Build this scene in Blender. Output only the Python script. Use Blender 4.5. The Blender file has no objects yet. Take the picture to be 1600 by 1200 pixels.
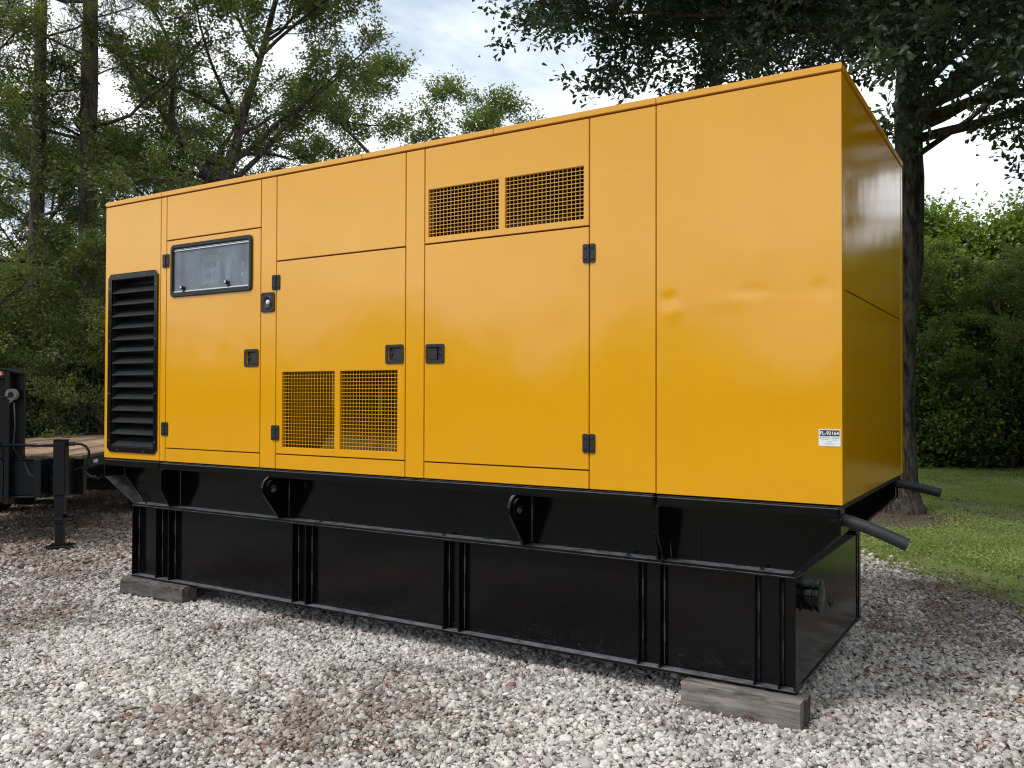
import bpy, bmesh, math, random
import numpy as np
from mathutils import Vector, Matrix
PI = math.pi
SC = bpy.context.scene
COL = SC.collection

# ------------------------------------------------------------------ camera
cam_d = bpy.data.cameras.new('camera'); cam = bpy.data.objects.new('camera', cam_d); COL.objects.link(cam)
cam_d.sensor_width = 36.0; cam_d.lens = 36.0*1347.5/1600.0; cam_d.clip_end = 2000.0; cam_d.clip_start = 0.05
_r = Vector((0.85047532, 0.52600842, 0.00262273)); _u = Vector((0.00540809, -0.0137296, 0.99989112)); _d = Vector((-0.52598716, 0.85036853, 0.01452139))
_m = Matrix.Identity(4)
for i in range(3):
    _m[i][0] = _r[i]; _m[i][1] = _u[i]; _m[i][2] = -_d[i]
_m[0][3], _m[1][3], _m[2][3] = 6.9072, -4.4826, 1.6829
cam.matrix_world = _m
SC.camera = cam

# ------------------------------------------------------------------ world and sun
SUN_EL, SUN_AZ = math.radians(52), math.radians(205)      # azimuth clockwise from +Y
world = bpy.data.worlds.new('World'); SC.world = world; world.use_nodes = True
nt = world.node_tree; nt.nodes.clear()
def N(tree, kind, **kw):
    n = tree.nodes.new(kind)
    for k, v in kw.items(): setattr(n, k, v)
    return n
def L(tree, a, b): tree.links.new(a, b)
def MATH(tree, op, a, b=None, clamp=False):
    n = N(tree, 'ShaderNodeMath', operation=op, use_clamp=clamp)
    for i, v in enumerate((a, b)):
        if v is None: continue
        if isinstance(v, (int, float)): n.inputs[i].default_value = v
        else: L(tree, v, n.inputs[i])
    return n.outputs[0]
def MIXC(tree, fac, a, b, blend='MIX'):
    n = N(tree, 'ShaderNodeMix', data_type='RGBA', blend_type=blend)
    for i, v in ((0, fac), (6, a), (7, b)):
        if isinstance(v, (int, float)): n.inputs[i].default_value = v
        elif isinstance(v, tuple): n.inputs[i].default_value = (v[0], v[1], v[2], 1)
        else: L(tree, v, n.inputs[i])
    return n.outputs[2]
def NOISE(tree, vec, scale, detail=4, rough=0.55, dist=0.0):
    n = N(tree, 'ShaderNodeTexNoise'); n.inputs['Scale'].default_value = scale; n.inputs['Detail'].default_value = detail
    n.inputs['Roughness'].default_value = rough; n.inputs['Distortion'].default_value = dist
    if vec is not None: L(tree, vec, n.inputs['Vector'])
    return n.outputs['Fac']
def RAMP(tree, fac, stops):
    n = N(tree, 'ShaderNodeValToRGB')
    while len(n.color_ramp.elements) < len(stops): n.color_ramp.elements.new(0.5)
    for e, (p, c) in zip(n.color_ramp.elements, stops):
        e.position = p; e.color = (c, c, c, 1) if isinstance(c, (int, float)) else (c[0], c[1], c[2], 1)
    L(tree, fac, n.inputs[0]); return n.outputs[0]
sky = N(nt, 'ShaderNodeTexSky', sky_type='NISHITA', sun_disc=False, sun_elevation=SUN_EL, sun_rotation=SUN_AZ)
tc = N(nt, 'ShaderNodeTexCoord')
sep = N(nt, 'ShaderNodeSeparateXYZ'); L(nt, tc.outputs['Generated'], sep.inputs[0])
zz = MATH(nt, 'ADD', MATH(nt, 'MAXIMUM', sep.outputs[2], 0.0), 0.22)
cmb = N(nt, 'ShaderNodeCombineXYZ'); L(nt, MATH(nt, 'DIVIDE', sep.outputs[0], zz), cmb.inputs[0]); L(nt, MATH(nt, 'DIVIDE', sep.outputs[1], zz), cmb.inputs[1])
cmb.inputs[2].default_value = 3.7
cover = RAMP(nt, NOISE(nt, cmb.outputs[0], 0.9, 6, 0.55, 0.3), [(0.30, 0.55), (0.50, 1.0)])
cshade = RAMP(nt, NOISE(nt, cmb.outputs[0], 1.5, 7, 0.55, 0.5), [(0.38, (4.3, 5.2, 6.4)), (0.49, (7.2, 8.0, 8.9)), (0.60, (11.6, 11.8, 12.0))])
skyc = MIXC(nt, cover, sky.outputs[0], cshade)
bg = N(nt, 'ShaderNodeBackground'); L(nt, skyc, bg.inputs[0]); bg.inputs[1].default_value = 0.10
wo = N(nt, 'ShaderNodeOutputWorld'); L(nt, bg.outputs[0], wo.inputs[0])
sl = bpy.data.lights.new('sun', 'SUN'); sun = bpy.data.objects.new('sun', sl); COL.objects.link(sun)
sl.energy = 1.5; sl.angle = math.radians(12); sl.color = (1.0, 0.95, 0.88)
_sd = Vector((math.sin(SUN_AZ)*math.cos(SUN_EL), math.cos(SUN_AZ)*math.cos(SUN_EL), math.sin(SUN_EL)))
sun.rotation_euler = _sd.to_track_quat('Z', 'Y').to_euler(); sun.location = (0, -10, 20)
SC.view_settings.view_transform = 'Standard'; SC.view_settings.look = 'None'; SC.view_settings.exposure = 0.36; SC.view_settings.gamma = 1.0
SC.cycles.use_denoising = True; SC.cycles.pixel_filter_type = 'BLACKMAN_HARRIS'; SC.cycles.filter_width = 1.15
SC.cycles.max_bounces = 8; SC.cycles.diffuse_bounces = 3; SC.cycles.glossy_bounces = 4; SC.cycles.transparent_max_bounces = 12
SC.cycles.sample_clamp_indirect = 6.0

# ------------------------------------------------------------------ materials
MATS = {}
def new_mat(name):
    m = bpy.data.materials.new(name); m.use_nodes = True; t = m.node_tree; t.nodes.clear()
    b = N(t, 'ShaderNodeBsdfPrincipled'); o = N(t, 'ShaderNodeOutputMaterial'); L(t, b.outputs[0], o.inputs[0])
    MATS[name] = m
    return m, t, b, o
def POS(t): return N(t, 'ShaderNodeNewGeometry').outputs['Position']
def BUMP(t, b, h, strength, dist=0.01, prev=None):
    n = N(t, 'ShaderNodeBump'); n.inputs['Strength'].default_value = strength; n.inputs['Distance'].default_value = dist
    L(t, h, n.inputs['Height'])
    if prev is not None: L(t, prev, n.inputs['Normal'])
    if b is not None: L(t, n.outputs[0], b.inputs['Normal'])
    return n.outputs[0]
def VSCALE(t, vec, s):
    n = N(t, 'ShaderNodeMapping'); L(t, vec, n.inputs[0]); n.inputs['Scale'].default_value = s; return n.outputs[0]
def simple(name, col, rough, metal=0.0, var=0.0, bump=0.0, bscale=40.0, spec=0.5):
    m, t, b, o = new_mat(name)
    b.inputs['Roughness'].default_value = rough; b.inputs['Metallic'].default_value = metal
    b.inputs['Specular IOR Level'].default_value = spec
    p = POS(t)
    if var > 0:
        n = NOISE(t, p, 9, 6, 0.6)
        L(t, MIXC(t, RAMP(t, n, [(0.3, 0.0), (0.7, 1.0)]), tuple(c*(1-var) for c in col), tuple(min(1, c*(1+var)) for c in col)), b.inputs['Base Color'])
    else: b.inputs['Base Color'].default_value = (*col, 1)
    if bump > 0: BUMP(t, b, NOISE(t, p, bscale, 5, 0.6), bump, 0.01)
    return m

# glossy yellow enamel
def enamel(name, r0, spec, wave):
    m, t, b, o = new_mat(name)
    p = POS(t)
    grime = RAMP(t, NOISE(t, p, 2.3, 7, 0.65), [(0.35, 0.0), (0.75, 1.0)])
    streak = RAMP(t, NOISE(t, VSCALE(t, p, (26, 26, 0.9)), 1.0, 5, 0.6), [(0.52, 0.0), (0.80, 1.0)])
    c = MIXC(t, grime, (0.79, 0.372, 0.001), (0.75, 0.350, 0.002))
    c = MIXC(t, MATH(t, 'MULTIPLY', streak, 0.06), c, (0.52, 0.27, 0.05))
    spots = N(t, 'ShaderNodeTexVoronoi', feature='F1'); spots.inputs['Scale'].default_value = 9.0; L(t, p, spots.inputs['Vector'])
    c = MIXC(t, MATH(t, 'MULTIPLY', RAMP(t, spots.outputs['Distance'], [(0.022, 1.0), (0.040, 0.0)]), RAMP(t, NOISE(t, p, 1.7, 2, 0.5), [(0.58, 0.0), (0.66, 0.55)])), c, (0.20, 0.10, 0.03))
    L(t, c, b.inputs['Base Color'])
    rg_ = MATH(t, 'ADD', MATH(t, 'MULTIPLY', NOISE(t, p, 3.0, 5, 0.6), 0.06), r0)
    L(t, MATH(t, 'ADD', rg_, MATH(t, 'MULTIPLY', streak, 0.03)), b.inputs['Roughness'])
    h1 = BUMP(t, None, NOISE(t, p, 1.6, 2, 0.4), wave, 0.012)
    h2 = BUMP(t, None, NOISE(t, p, 7.0, 2, 0.4), wave*0.25, 0.004, h1)
    BUMP(t, b, NOISE(t, p, 320, 2, 0.5), 0.05, 0.002, h2)
    b.inputs['Specular IOR Level'].default_value = spec
enamel('yellow_paint', 0.075, 0.95, 0.6)
enamel('yellow_gloss', 0.015, 0.90, 0.35)
# yellow liner
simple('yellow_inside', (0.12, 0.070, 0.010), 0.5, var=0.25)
# glossy black enamel with splash specks near the ground and slight dust on upward faces, brightened to paint their sky sheen
m, t, b, o = new_mat('black_paint')
p = POS(t)
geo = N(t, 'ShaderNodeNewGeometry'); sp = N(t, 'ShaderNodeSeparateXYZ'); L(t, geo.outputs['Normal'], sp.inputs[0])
dust_sheen = MATH(t, 'MULTIPLY', RAMP(t, sp.outputs[2], [(0.6, 0.0), (0.9, 1.0)]), RAMP(t, NOISE(t, p, 14, 6, 0.7), [(0.30, 0.25), (0.62, 1.0)]))
ps = N(t, 'ShaderNodeSeparateXYZ'); L(t, p, ps.inputs[0])
lowm = RAMP(t, MATH(t, 'ADD', ps.outputs[2], MATH(t, 'MULTIPLY', NOISE(t, p, 3, 3, 0.5), 0.25)), [(0.30, 1.0), (0.42, 0.0)])
vo = N(t, 'ShaderNodeTexVoronoi', feature='F1'); vo.inputs['Scale'].default_value = 105; L(t, p, vo.inputs['Vector'])
speck = MATH(t, 'MULTIPLY', MATH(t, 'MULTIPLY', RAMP(t, vo.outputs['Distance'], [(0.16, 1.0), (0.22, 0.0)]), lowm), RAMP(t, NOISE(t, p, 11, 3, 0.6), [(0.5, 0.0), (0.58, 1.0)]))
cl = MIXC(t, dust_sheen, (0.0030, 0.0031, 0.0038), (0.17, 0.175, 0.19))
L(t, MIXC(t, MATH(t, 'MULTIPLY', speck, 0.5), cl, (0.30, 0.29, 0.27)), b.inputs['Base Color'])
L(t, MATH(t, 'ADD', MATH(t, 'MULTIPLY', dust_sheen, 0.42), MATH(t, 'ADD', 0.04, MATH(t, 'MULTIPLY', NOISE(t, p, 5, 5, 0.6), 0.07))), b.inputs['Roughness'])
b.inputs['Specular IOR Level'].default_value = 0.28
h1 = BUMP(t, None, NOISE(t, p, 2.2, 3, 0.5), 0.30, 0.012)
BUMP(t, b, NOISE(t, p, 240, 2, 0.5), 0.10, 0.002, h1)
simple('black_matte', (0.016, 0.017, 0.019), 0.42, var=0.3, bump=0.1, bscale=120)
simple('rubber', (0.018, 0.018, 0.020), 0.55, var=0.25, bump=0.15, bscale=90)
simple('trailer_black', (0.006, 0.007, 0.010), 0.32, var=0.3, bump=0.08, bscale=60, spec=0.3)
simple('weld', (0.10, 0.10, 0.105), 0.35, var=0.4, bump=0.6, bscale=160)
simple('screw_metal', (0.30, 0.30, 0.31), 0.35, metal=0.8)
simple('bright_metal', (0.72, 0.74, 0.77), 0.32, metal=0.6)
simple('panel_grey', (0.13, 0.145, 0.17), 0.6, var=0.15)
simple('panel_dark', (0.015, 0.017, 0.02), 0.5)
simple('panel_light', (0.36, 0.38, 0.42), 0.5)
simple('sticker_white', (0.80, 0.84, 0.86), 0.45)
simple('sticker_black', (0.025, 0.027, 0.035), 0.45)
simple('print_grey', (0.18, 0.21, 0.23), 0.6)
simple('reflector_white', (0.62, 0.58, 0.52), 0.4)
simple('reflector_red', (0.45, 0.012, 0.012), 0.35)
simple('strap_grey', (0.15, 0.15, 0.15), 0.8, var=0.3, bump=0.3, bscale=150)
simple('horn_white', (0.75, 0.74, 0.70), 0.4)
simple('tyre_rubber', (0.014, 0.014, 0.015), 0.8, var=0.3)
# hazy plastic pane
m, t, b, o = new_mat('hazy_pane')
b.inputs['Base Color'].default_value = (0.42, 0.47, 0.54, 1); b.inputs['Roughness'].default_value = 0.15
tr = N(t, 'ShaderNodeBsdfTransparent'); tr.inputs[0].default_value = (0.80, 0.84, 0.88, 1)
mx = N(t, 'ShaderNodeMixShader'); p = POS(t)
L(t, RAMP(t, NOISE(t, VSCALE(t, p, (1, 1, 0.35)), 9, 6, 0.7), [(0.3, 0.20), (0.7, 0.40)]), mx.inputs[0])
L(t, tr.outputs[0], mx.inputs[1]); L(t, b.outputs[0], mx.inputs[2]); L(t, mx.outputs[0], o.inputs[0])
# weathered timber (grain along local x)
def wood(name, c0, c1, scale, rough=0.85, grain_axis=0, contrast=(0.35, 0.65)):
    m, t, b, o = new_mat(name)
    tcn = N(t, 'ShaderNodeTexCoord'); oi = N(t, 'ShaderNodeObjectInfo')
    s = [scale*9]*3; s[grain_axis] = scale
    ad = N(t, 'ShaderNodeVectorMath', operation='ADD'); L(t, tcn.outputs['Object'], ad.inputs[0])
    cm = N(t, 'ShaderNodeCombineXYZ'); r_ = MATH(t, 'MULTIPLY', oi.outputs['Random'], 37.0)
    for i in range(3): L(t, r_, cm.inputs[i])
    L(t, cm.outputs[0], ad.inputs[1])
    v = VSCALE(t, ad.outputs[0], tuple(s))
    n = NOISE(t, v, 1.0, 8, 0.65, 0.4)
    n2 = NOISE(t, ad.outputs[0], 5, 5, 0.6)
    c = MIXC(t, RAMP(t, n, [(contrast[0], 0.0), (contrast[1], 1.0)]), c0, c1)
    tint = MATH(t, 'ADD', 0.55, MATH(t, 'MULTIPLY', oi.outputs['Random'], 0.9))
    cc = N(t, 'ShaderNodeCombineXYZ')
    for i in range(3): L(t, tint, cc.inputs[i])
    c = MIXC(t, 1.0, c, cc.outputs[0], 'MULTIPLY')
    c = MIXC(t, RAMP(t, n2, [(0.5, 0.0), (0.75, 0.55)]), c, tuple(x*0.45 for x in c0))
    L(t, c, b.inputs['Base Color']); b.inputs['Roughness'].default_value = rough
    BUMP(t, b, n, 0.7, 0.006)
    return m
wood('timber_grey', (0.055, 0.048, 0.042), (0.215, 0.195, 0.175), 3.0)
wood('deck_wood', (0.15, 0.085, 0.045), (0.40, 0.27, 0.16), 1.2, grain_axis=1)
# bark
def bark(name, c0, c1, sc):
    m, t, b, o = new_mat(name)
    tcn = N(t, 'ShaderNodeTexCoord')
    v = VSCALE(t, tcn.outputs['Object'], (sc, sc, sc*0.22))
    n = NOISE(t, v, 1.0, 8, 0.7, 0.6)
    lich = RAMP(t, NOISE(t, tcn.outputs['Object'], 3.0, 5, 0.6), [(0.5, 0.0), (0.7, 0.6)])
    c = MIXC(t, RAMP(t, n, [(0.42, 0.0), (0.58, 1.0)]), c0, c1)
    c = MIXC(t, lich, c, tuple(x*1.35 for x in c1))
    L(t, c, b.inputs['Base Color']); b.inputs['Roughness'].default_value = 0.95
    BUMP(t, b, n, 1.0, 0.04)
bark('bark_oak', (0.012, 0.009, 0.007), (0.125, 0.104, 0.086), 17)
bark('bark_pine', (0.030, 0.022, 0.016), (0.13, 0.105, 0.085), 10)
# leaves: each leaf its own shade, clumps drift in hue
def leaf(name, c0, c1, c2, trans=0.30, rough=0.42, cs=1.2):
    m, t, b, o = new_mat(name)
    geo = N(t, 'ShaderNodeNewGeometry'); oi = N(t, 'ShaderNodeObjectInfo')
    tcn = N(t, 'ShaderNodeTexCoord')
    isl = geo.outputs['Random Per Island']
    n = NOISE(t, tcn.outputs['Object'], cs, 3, 0.5)
    f = MATH(t, 'ADD', MATH(t, 'MULTIPLY', RAMP(t, n, [(0.3, 0.0), (0.7, 1.0)]), 0.65), MATH(t, 'MULTIPLY', isl, 0.35))
    c = MIXC(t, f, c0, c1)
    c = MIXC(t, RAMP(t, isl, [(0.90, 0.0), (1.0, 1.0)]), c, c2)
    k = MATH(t, 'ADD', 0.8, MATH(t, 'MULTIPLY', oi.outputs['Random'], 0.4))
    cc = N(t, 'ShaderNodeCombineXYZ')
    for i in range(3): L(t, k, cc.inputs[i])
    c = MIXC(t, 1.0, c, cc.outputs[0], 'MULTIPLY')
    L(t, c, b.inputs['Base Color']); b.inputs['Roughness'].default_value = rough
    tl = N(t, 'ShaderNodeBsdfTranslucent'); L(t, MIXC(t, 1.0, c, (1.25, 1.35, 0.55), 'MULTIPLY'), tl.inputs[0])
    mx = N(t, 'ShaderNodeMixShader'); mx.inputs[0].default_value = trans
    L(t, b.outputs[0], mx.inputs[1]); L(t, tl.outputs[0], mx.inputs[2]); L(t, mx.outputs[0], o.inputs[0])
leaf('leaf_live', (0.034, 0.068, 0.042), (0.085, 0.135, 0.076), (0.12, 0.15, 0.07), 0.24, 0.34)
leaf('leaf_olive', (0.092, 0.118, 0.038), (0.185, 0.215, 0.060), (0.20, 0.20, 0.06), 0.35, 0.45)
leaf('leaf_bright', (0.100, 0.145, 0.032), (0.200, 0.250, 0.050), (0.20, 0.21, 0.05), 0.35, 0.45)
leaf('leaf_hedge', (0.080, 0.150, 0.034), (0.270, 0.350, 0.055), (0.26, 0.32, 0.06), 0.38, 0.42, 0.8)
leaf('leaf_vine', (0.045, 0.095, 0.030), (0.150, 0.220, 0.060), (0.19, 0.25, 0.05), 0.30, 0.40, 0.9)
leaf('leaf_broad', (0.065, 0.130, 0.040), (0.220, 0.290, 0.050), (0.26, 0.28, 0.05), 0.35, 0.40, 0.7)
leaf('needle', (0.030, 0.042, 0.016), (0.060, 0.075, 0.025), (0.09, 0.08, 0.03), 0.15, 0.5)
leaf('grass_blade', (0.190, 0.250, 0.066), (0.370, 0.430, 0.150), (0.36, 0.34, 0.15), 0.30, 0.5, 1.1)
m, t, b, o = new_mat('litter')
isl = N(t, 'ShaderNodeNewGeometry').outputs['Random Per Island']
L(t, RAMP(t, isl, [(0.0, (0.06, 0.034, 0.024)), (0.45, (0.12, 0.065, 0.042)), (0.78, (0.18, 0.085, 0.05)), (0.93, (0.24, 0.05, 0.035)), (1.0, (0.30, 0.20, 0.04))]), b.inputs['Base Color'])
b.inputs['Roughness'].default_value = 0.6
# stones: pale limestone with some pink, tan and grey ones, dirt in drifts, trailer shade painted in with it
m, t, b, o = new_mat('stone')
oi = N(t, 'ShaderNodeObjectInfo'); p = POS(t)
c = RAMP(t, oi.outputs['Random'], [(0.0, (0.33, 0.31, 0.29)), (0.18, (0.52, 0.50, 0.47)), (0.45, (0.67, 0.635, 0.585)), (0.72, (0.81, 0.775, 0.725)), (0.86, (0.70, 0.655, 0.60)), (0.93, (0.52, 0.43, 0.37)), (0.965, (0.40, 0.38, 0.37)), (0.993, (0.40, 0.37, 0.35)), (1.0, (0.24, 0.09, 0.075))])
m1 = NOISE(t, p, 0.75, 8, 0.72, 0.8); m2 = NOISE(t, p, 30, 5, 0.65)
rj = MATH(t, 'FRACT', MATH(t, 'MULTIPLY', oi.outputs['Random'], 61.7))
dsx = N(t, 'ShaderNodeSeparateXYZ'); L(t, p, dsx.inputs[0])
soil_shade = RAMP(t, MATH(t, 'SUBTRACT', MATH(t, 'MULTIPLY', dsx.outputs[1], 0.08), MATH(t, 'MULTIPLY', dsx.outputs[0], 0.14)), [(0.36, 0.0), (0.60, 0.22)])  # brown soil towards the trailer, deepened to paint in its missing shade
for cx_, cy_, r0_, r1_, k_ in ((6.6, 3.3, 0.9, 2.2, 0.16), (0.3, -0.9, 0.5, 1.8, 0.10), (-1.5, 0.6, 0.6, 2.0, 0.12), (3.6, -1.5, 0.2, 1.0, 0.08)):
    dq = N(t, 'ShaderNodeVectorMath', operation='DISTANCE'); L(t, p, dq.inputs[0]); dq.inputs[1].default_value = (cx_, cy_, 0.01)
    soil_shade = MATH(t, 'ADD', soil_shade, RAMP(t, MATH(t, 'MULTIPLY', dq.outputs['Value'], 0.25), [(r0_*0.25, k_), (r1_*0.25, 0.0)]))
dirt_shade = RAMP(t, MATH(t, 'ADD', soil_shade, MATH(t, 'ADD', MATH(t, 'ADD', m1, MATH(t, 'MULTIPLY', m2, 0.16)), MATH(t, 'MULTIPLY', rj, 0.20))), [(0.675, 0.0), (0.88, 0.80)])
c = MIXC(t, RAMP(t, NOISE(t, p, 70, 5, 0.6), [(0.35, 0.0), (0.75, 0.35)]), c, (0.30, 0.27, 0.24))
L(t, MIXC(t, dirt_shade, c, (0.120, 0.078, 0.055)), b.inputs['Base Color']); b.inputs['Roughness'].default_value = 0.85
BUMP(t, b, NOISE(t, p, 160, 4, 0.6), 0.35, 0.004)
# bed below the stones, carries on as fine gravel where the stones end
m, t, b, o = new_mat('gravel_bed')
p = POS(t)
vo = N(t, 'ShaderNodeTexVoronoi', feature='F1'); vo.inputs['Scale'].default_value = 33; L(t, p, vo.inputs['Vector'])
sv = N(t, 'ShaderNodeSeparateColor'); L(t, vo.outputs['Color'], sv.inputs[0])
c = RAMP(t, sv.outputs[0], [(0.0, (0.20, 0.18, 0.165)), (0.5, (0.45, 0.43, 0.41)), (0.85, (0.62, 0.60, 0.57)), (1.0, (0.30, 0.20, 0.17))])
c = MIXC(t, RAMP(t, vo.outputs['Distance'], [(0.30, 0.0), (0.62, 1.0)]), c, (0.06, 0.048, 0.040))
m1 = NOISE(t, p, 0.75, 8, 0.72, 0.8); m2 = NOISE(t, p, 30, 5, 0.65)
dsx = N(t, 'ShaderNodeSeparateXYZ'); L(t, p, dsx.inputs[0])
soil_shade = RAMP(t, MATH(t, 'SUBTRACT', MATH(t, 'MULTIPLY', dsx.outputs[1], 0.08), MATH(t, 'MULTIPLY', dsx.outputs[0], 0.14)), [(0.36, 0.0), (0.60, 0.22)])  # same soil with the trailer's shade painted in, as on the stones
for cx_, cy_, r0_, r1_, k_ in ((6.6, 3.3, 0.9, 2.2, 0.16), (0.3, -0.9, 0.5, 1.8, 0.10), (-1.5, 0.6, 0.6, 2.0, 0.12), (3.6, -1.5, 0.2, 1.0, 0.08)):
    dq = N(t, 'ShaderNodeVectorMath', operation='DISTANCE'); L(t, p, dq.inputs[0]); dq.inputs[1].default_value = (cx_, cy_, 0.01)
    soil_shade = MATH(t, 'ADD', soil_shade, RAMP(t, MATH(t, 'MULTIPLY', dq.outputs['Value'], 0.25), [(r0_*0.25, k_), (r1_*0.25, 0.0)]))
dirt_shade = RAMP(t, MATH(t, 'ADD', soil_shade, MATH(t, 'ADD', m1, MATH(t, 'MULTIPLY', m2, 0.22))), [(0.58, 0.0), (0.74, 0.85)])
L(t, MIXC(t, dirt_shade, c, (0.07, 0.05, 0.04)), b.inputs['Base Color']); b.inputs['Roughness'].default_value = 0.95
BUMP(t, b, vo.outputs['Distance'], -0.8, 0.02)
# lawn soil
m, t, b, o = new_mat('ground_soil')
p = POS(t)
n1 = NOISE(t, p, 1.1, 6, 0.6, 0.4); n2 = NOISE(t, p, 40, 6, 0.7)
c = MIXC(t, n2, (0.120, 0.165, 0.038), (0.220, 0.270, 0.075))
dd = N(t, 'ShaderNodeVectorMath', operation='DISTANCE'); L(t, p, dd.inputs[0]); dd.inputs[1].default_value = (5.0, 8.75, 0)
near = RAMP(t, MATH(t, 'ADD', MATH(t, 'MULTIPLY', dd.outputs['Value'], 0.15), MATH(t, 'ADD', MATH(t, 'MULTIPLY', n1, 0.7), MATH(t, 'MULTIPLY', n2, 0.25))), [(0.52, 1.0), (0.76, 0.0)])
c = MIXC(t, near, c, (0.105, 0.078, 0.060))
c = MIXC(t, RAMP(t, n1, [(0.50, 0.0), (0.62, 0.85)]), c, (0.085, 0.066, 0.050))
sx = N(t, 'ShaderNodeSeparateXYZ'); L(t, p, sx.inputs[0])
wl = RAMP(t, MATH(t, 'ADD', MATH(t, 'MULTIPLY', sx.outputs[0], -0.1), MATH(t, 'MULTIPLY', n1, 0.2)), [(0.10, 0.0), (0.35, 0.9)])
c = MIXC(t, wl, c, (0.075, 0.053, 0.038))
L(t, c, b.inputs['Base Color']); b.inputs['Roughness'].default_value = 0.95
BUMP(t, b, n2, 0.8, 0.03)

# ------------------------------------------------------------------ mesh helpers
WPOS = {}
def link(o, parent=None, center=(0, 0, 0)):
    COL.objects.link(o)
    c = Vector(center)
    if parent is not None:
        o.parent = parent; o.location = c - WPOS.get(parent.name, Vector((0, 0, 0)))
    else: o.location = c
    WPOS[o.name] = c.copy()
    return o
def finish(bm, name, mat, parent=None, smooth=False, bevel=0.0, seg=1, recenter=True):
    """bmesh in world coordinates -> one object with its origin at the middle of its box"""
    bmesh.ops.remove_doubles(bm, verts=bm.verts, dist=1e-5)
    bmesh.ops.recalc_face_normals(bm, faces=bm.faces)
    if bevel > 0:
        es = [e for e in bm.edges if len(e.link_faces) == 2 and e.calc_face_angle(0) > 0.5]
        bmesh.ops.bevel(bm, geom=es, offset=bevel, segments=seg, affect='EDGES', clamp_overlap=True)
    c = Vector((0, 0, 0))
    if recenter and len(bm.verts):
        xs = [v.co for v in bm.verts]
        lo = Vector([min(v[i] for v in xs) for i in range(3)]); hi = Vector([max(v[i] for v in xs) for i in range(3)])
        c = (lo+hi)/2
        bmesh.ops.translate(bm, verts=bm.verts, vec=-c)
    me = bpy.data.meshes.new(name); bm.to_mesh(me); bm.free()
    if smooth:
        for q in me.polygons: q.use_smooth = True
    me.materials.append(MATS[mat])
    return link(bpy.data.objects.new(name, me), parent, c)
def again(o, parent, center, name=None):
    """another object on the same mesh"""
    n = bpy.data.objects.new(name or o.name.split('.')[0], o.data)
    return link(n, parent, center)
def box(bm, x0, x1, y0, y1, z0, z1):
    vs = [bm.verts.new((x, y, z)) for x in (x0, x1) for y in (y0, y1) for z in (z0, z1)]
    for f in ((0, 1, 3, 2), (4, 6, 7, 5), (0, 4, 5, 1), (2, 3, 7, 6), (0, 2, 6, 4), (1, 5, 7, 3)): bm.faces.new([vs[i] for i in f])
def bx(name, mat, parent, x0, x1, y0, y1, z0, z1, bevel=0.0, seg=1, smooth=False):
    bm = bmesh.new(); box(bm, x0, x1, y0, y1, z0, z1); return finish(bm, name, mat, parent, smooth, bevel, seg)
def extrude_poly(bm, pts, axis, a0, a1):
    """polygon of 2D pts in the plane across `axis`, from a0 to a1"""
    def P(p, a):
        if axis == 0: return (a, p[0], p[1])
        if axis == 1: return (p[0], a, p[1])
        return (p[0], p[1], a)
    A = [bm.verts.new(P(p, a0)) for p in pts]; B = [bm.verts.new(P(p, a1)) for p in pts]
    bm.faces.new(A); bm.faces.new(B[::-1]); n = len(pts)
    for i in range(n): bm.faces.new((A[i], A[(i+1) % n], B[(i+1) % n], B[i]))
def ring_poly(bm, outer, inner, axis, a0, a1):
    """band between two outlines with the same number of points"""
    def P(p, a):
        if axis == 0: return (a, p[0], p[1])
        if axis == 1: return (p[0], a, p[1])
        return (p[0], p[1], a)
    n = len(outer)
    O0 = [bm.verts.new(P(p, a0)) for p in outer]; I0 = [bm.verts.new(P(p, a0)) for p in inner]
    O1 = [bm.verts.new(P(p, a1)) for p in outer]; I1 = [bm.verts.new(P(p, a1)) for p in inner]
    for i in range(n):
        j = (i+1) % n
        bm.faces.new((O0[i], O0[j], I0[j], I0[i])); bm.faces.new((O1[i], I1[i], I1[j], O1[j]))
        bm.faces.new((O0[i], O1[i], O1[j], O0[j])); bm.faces.new((I0[i], I0[j], I1[j], I1[i]))
def rrect(x0, x1, z0, z1, r, n=4):
    pts = []
    for cx, cz, a in ((x1-r, z1-r, 0), (x0+r, z1-r, 90), (x0+r, z0+r, 180), (x1-r, z0+r, 270)):
        for k in range(n+1):
            th = math.radians(a+90*k/n); pts.append((cx+r*math.cos(th), cz+r*math.sin(th)))
    return pts
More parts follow.
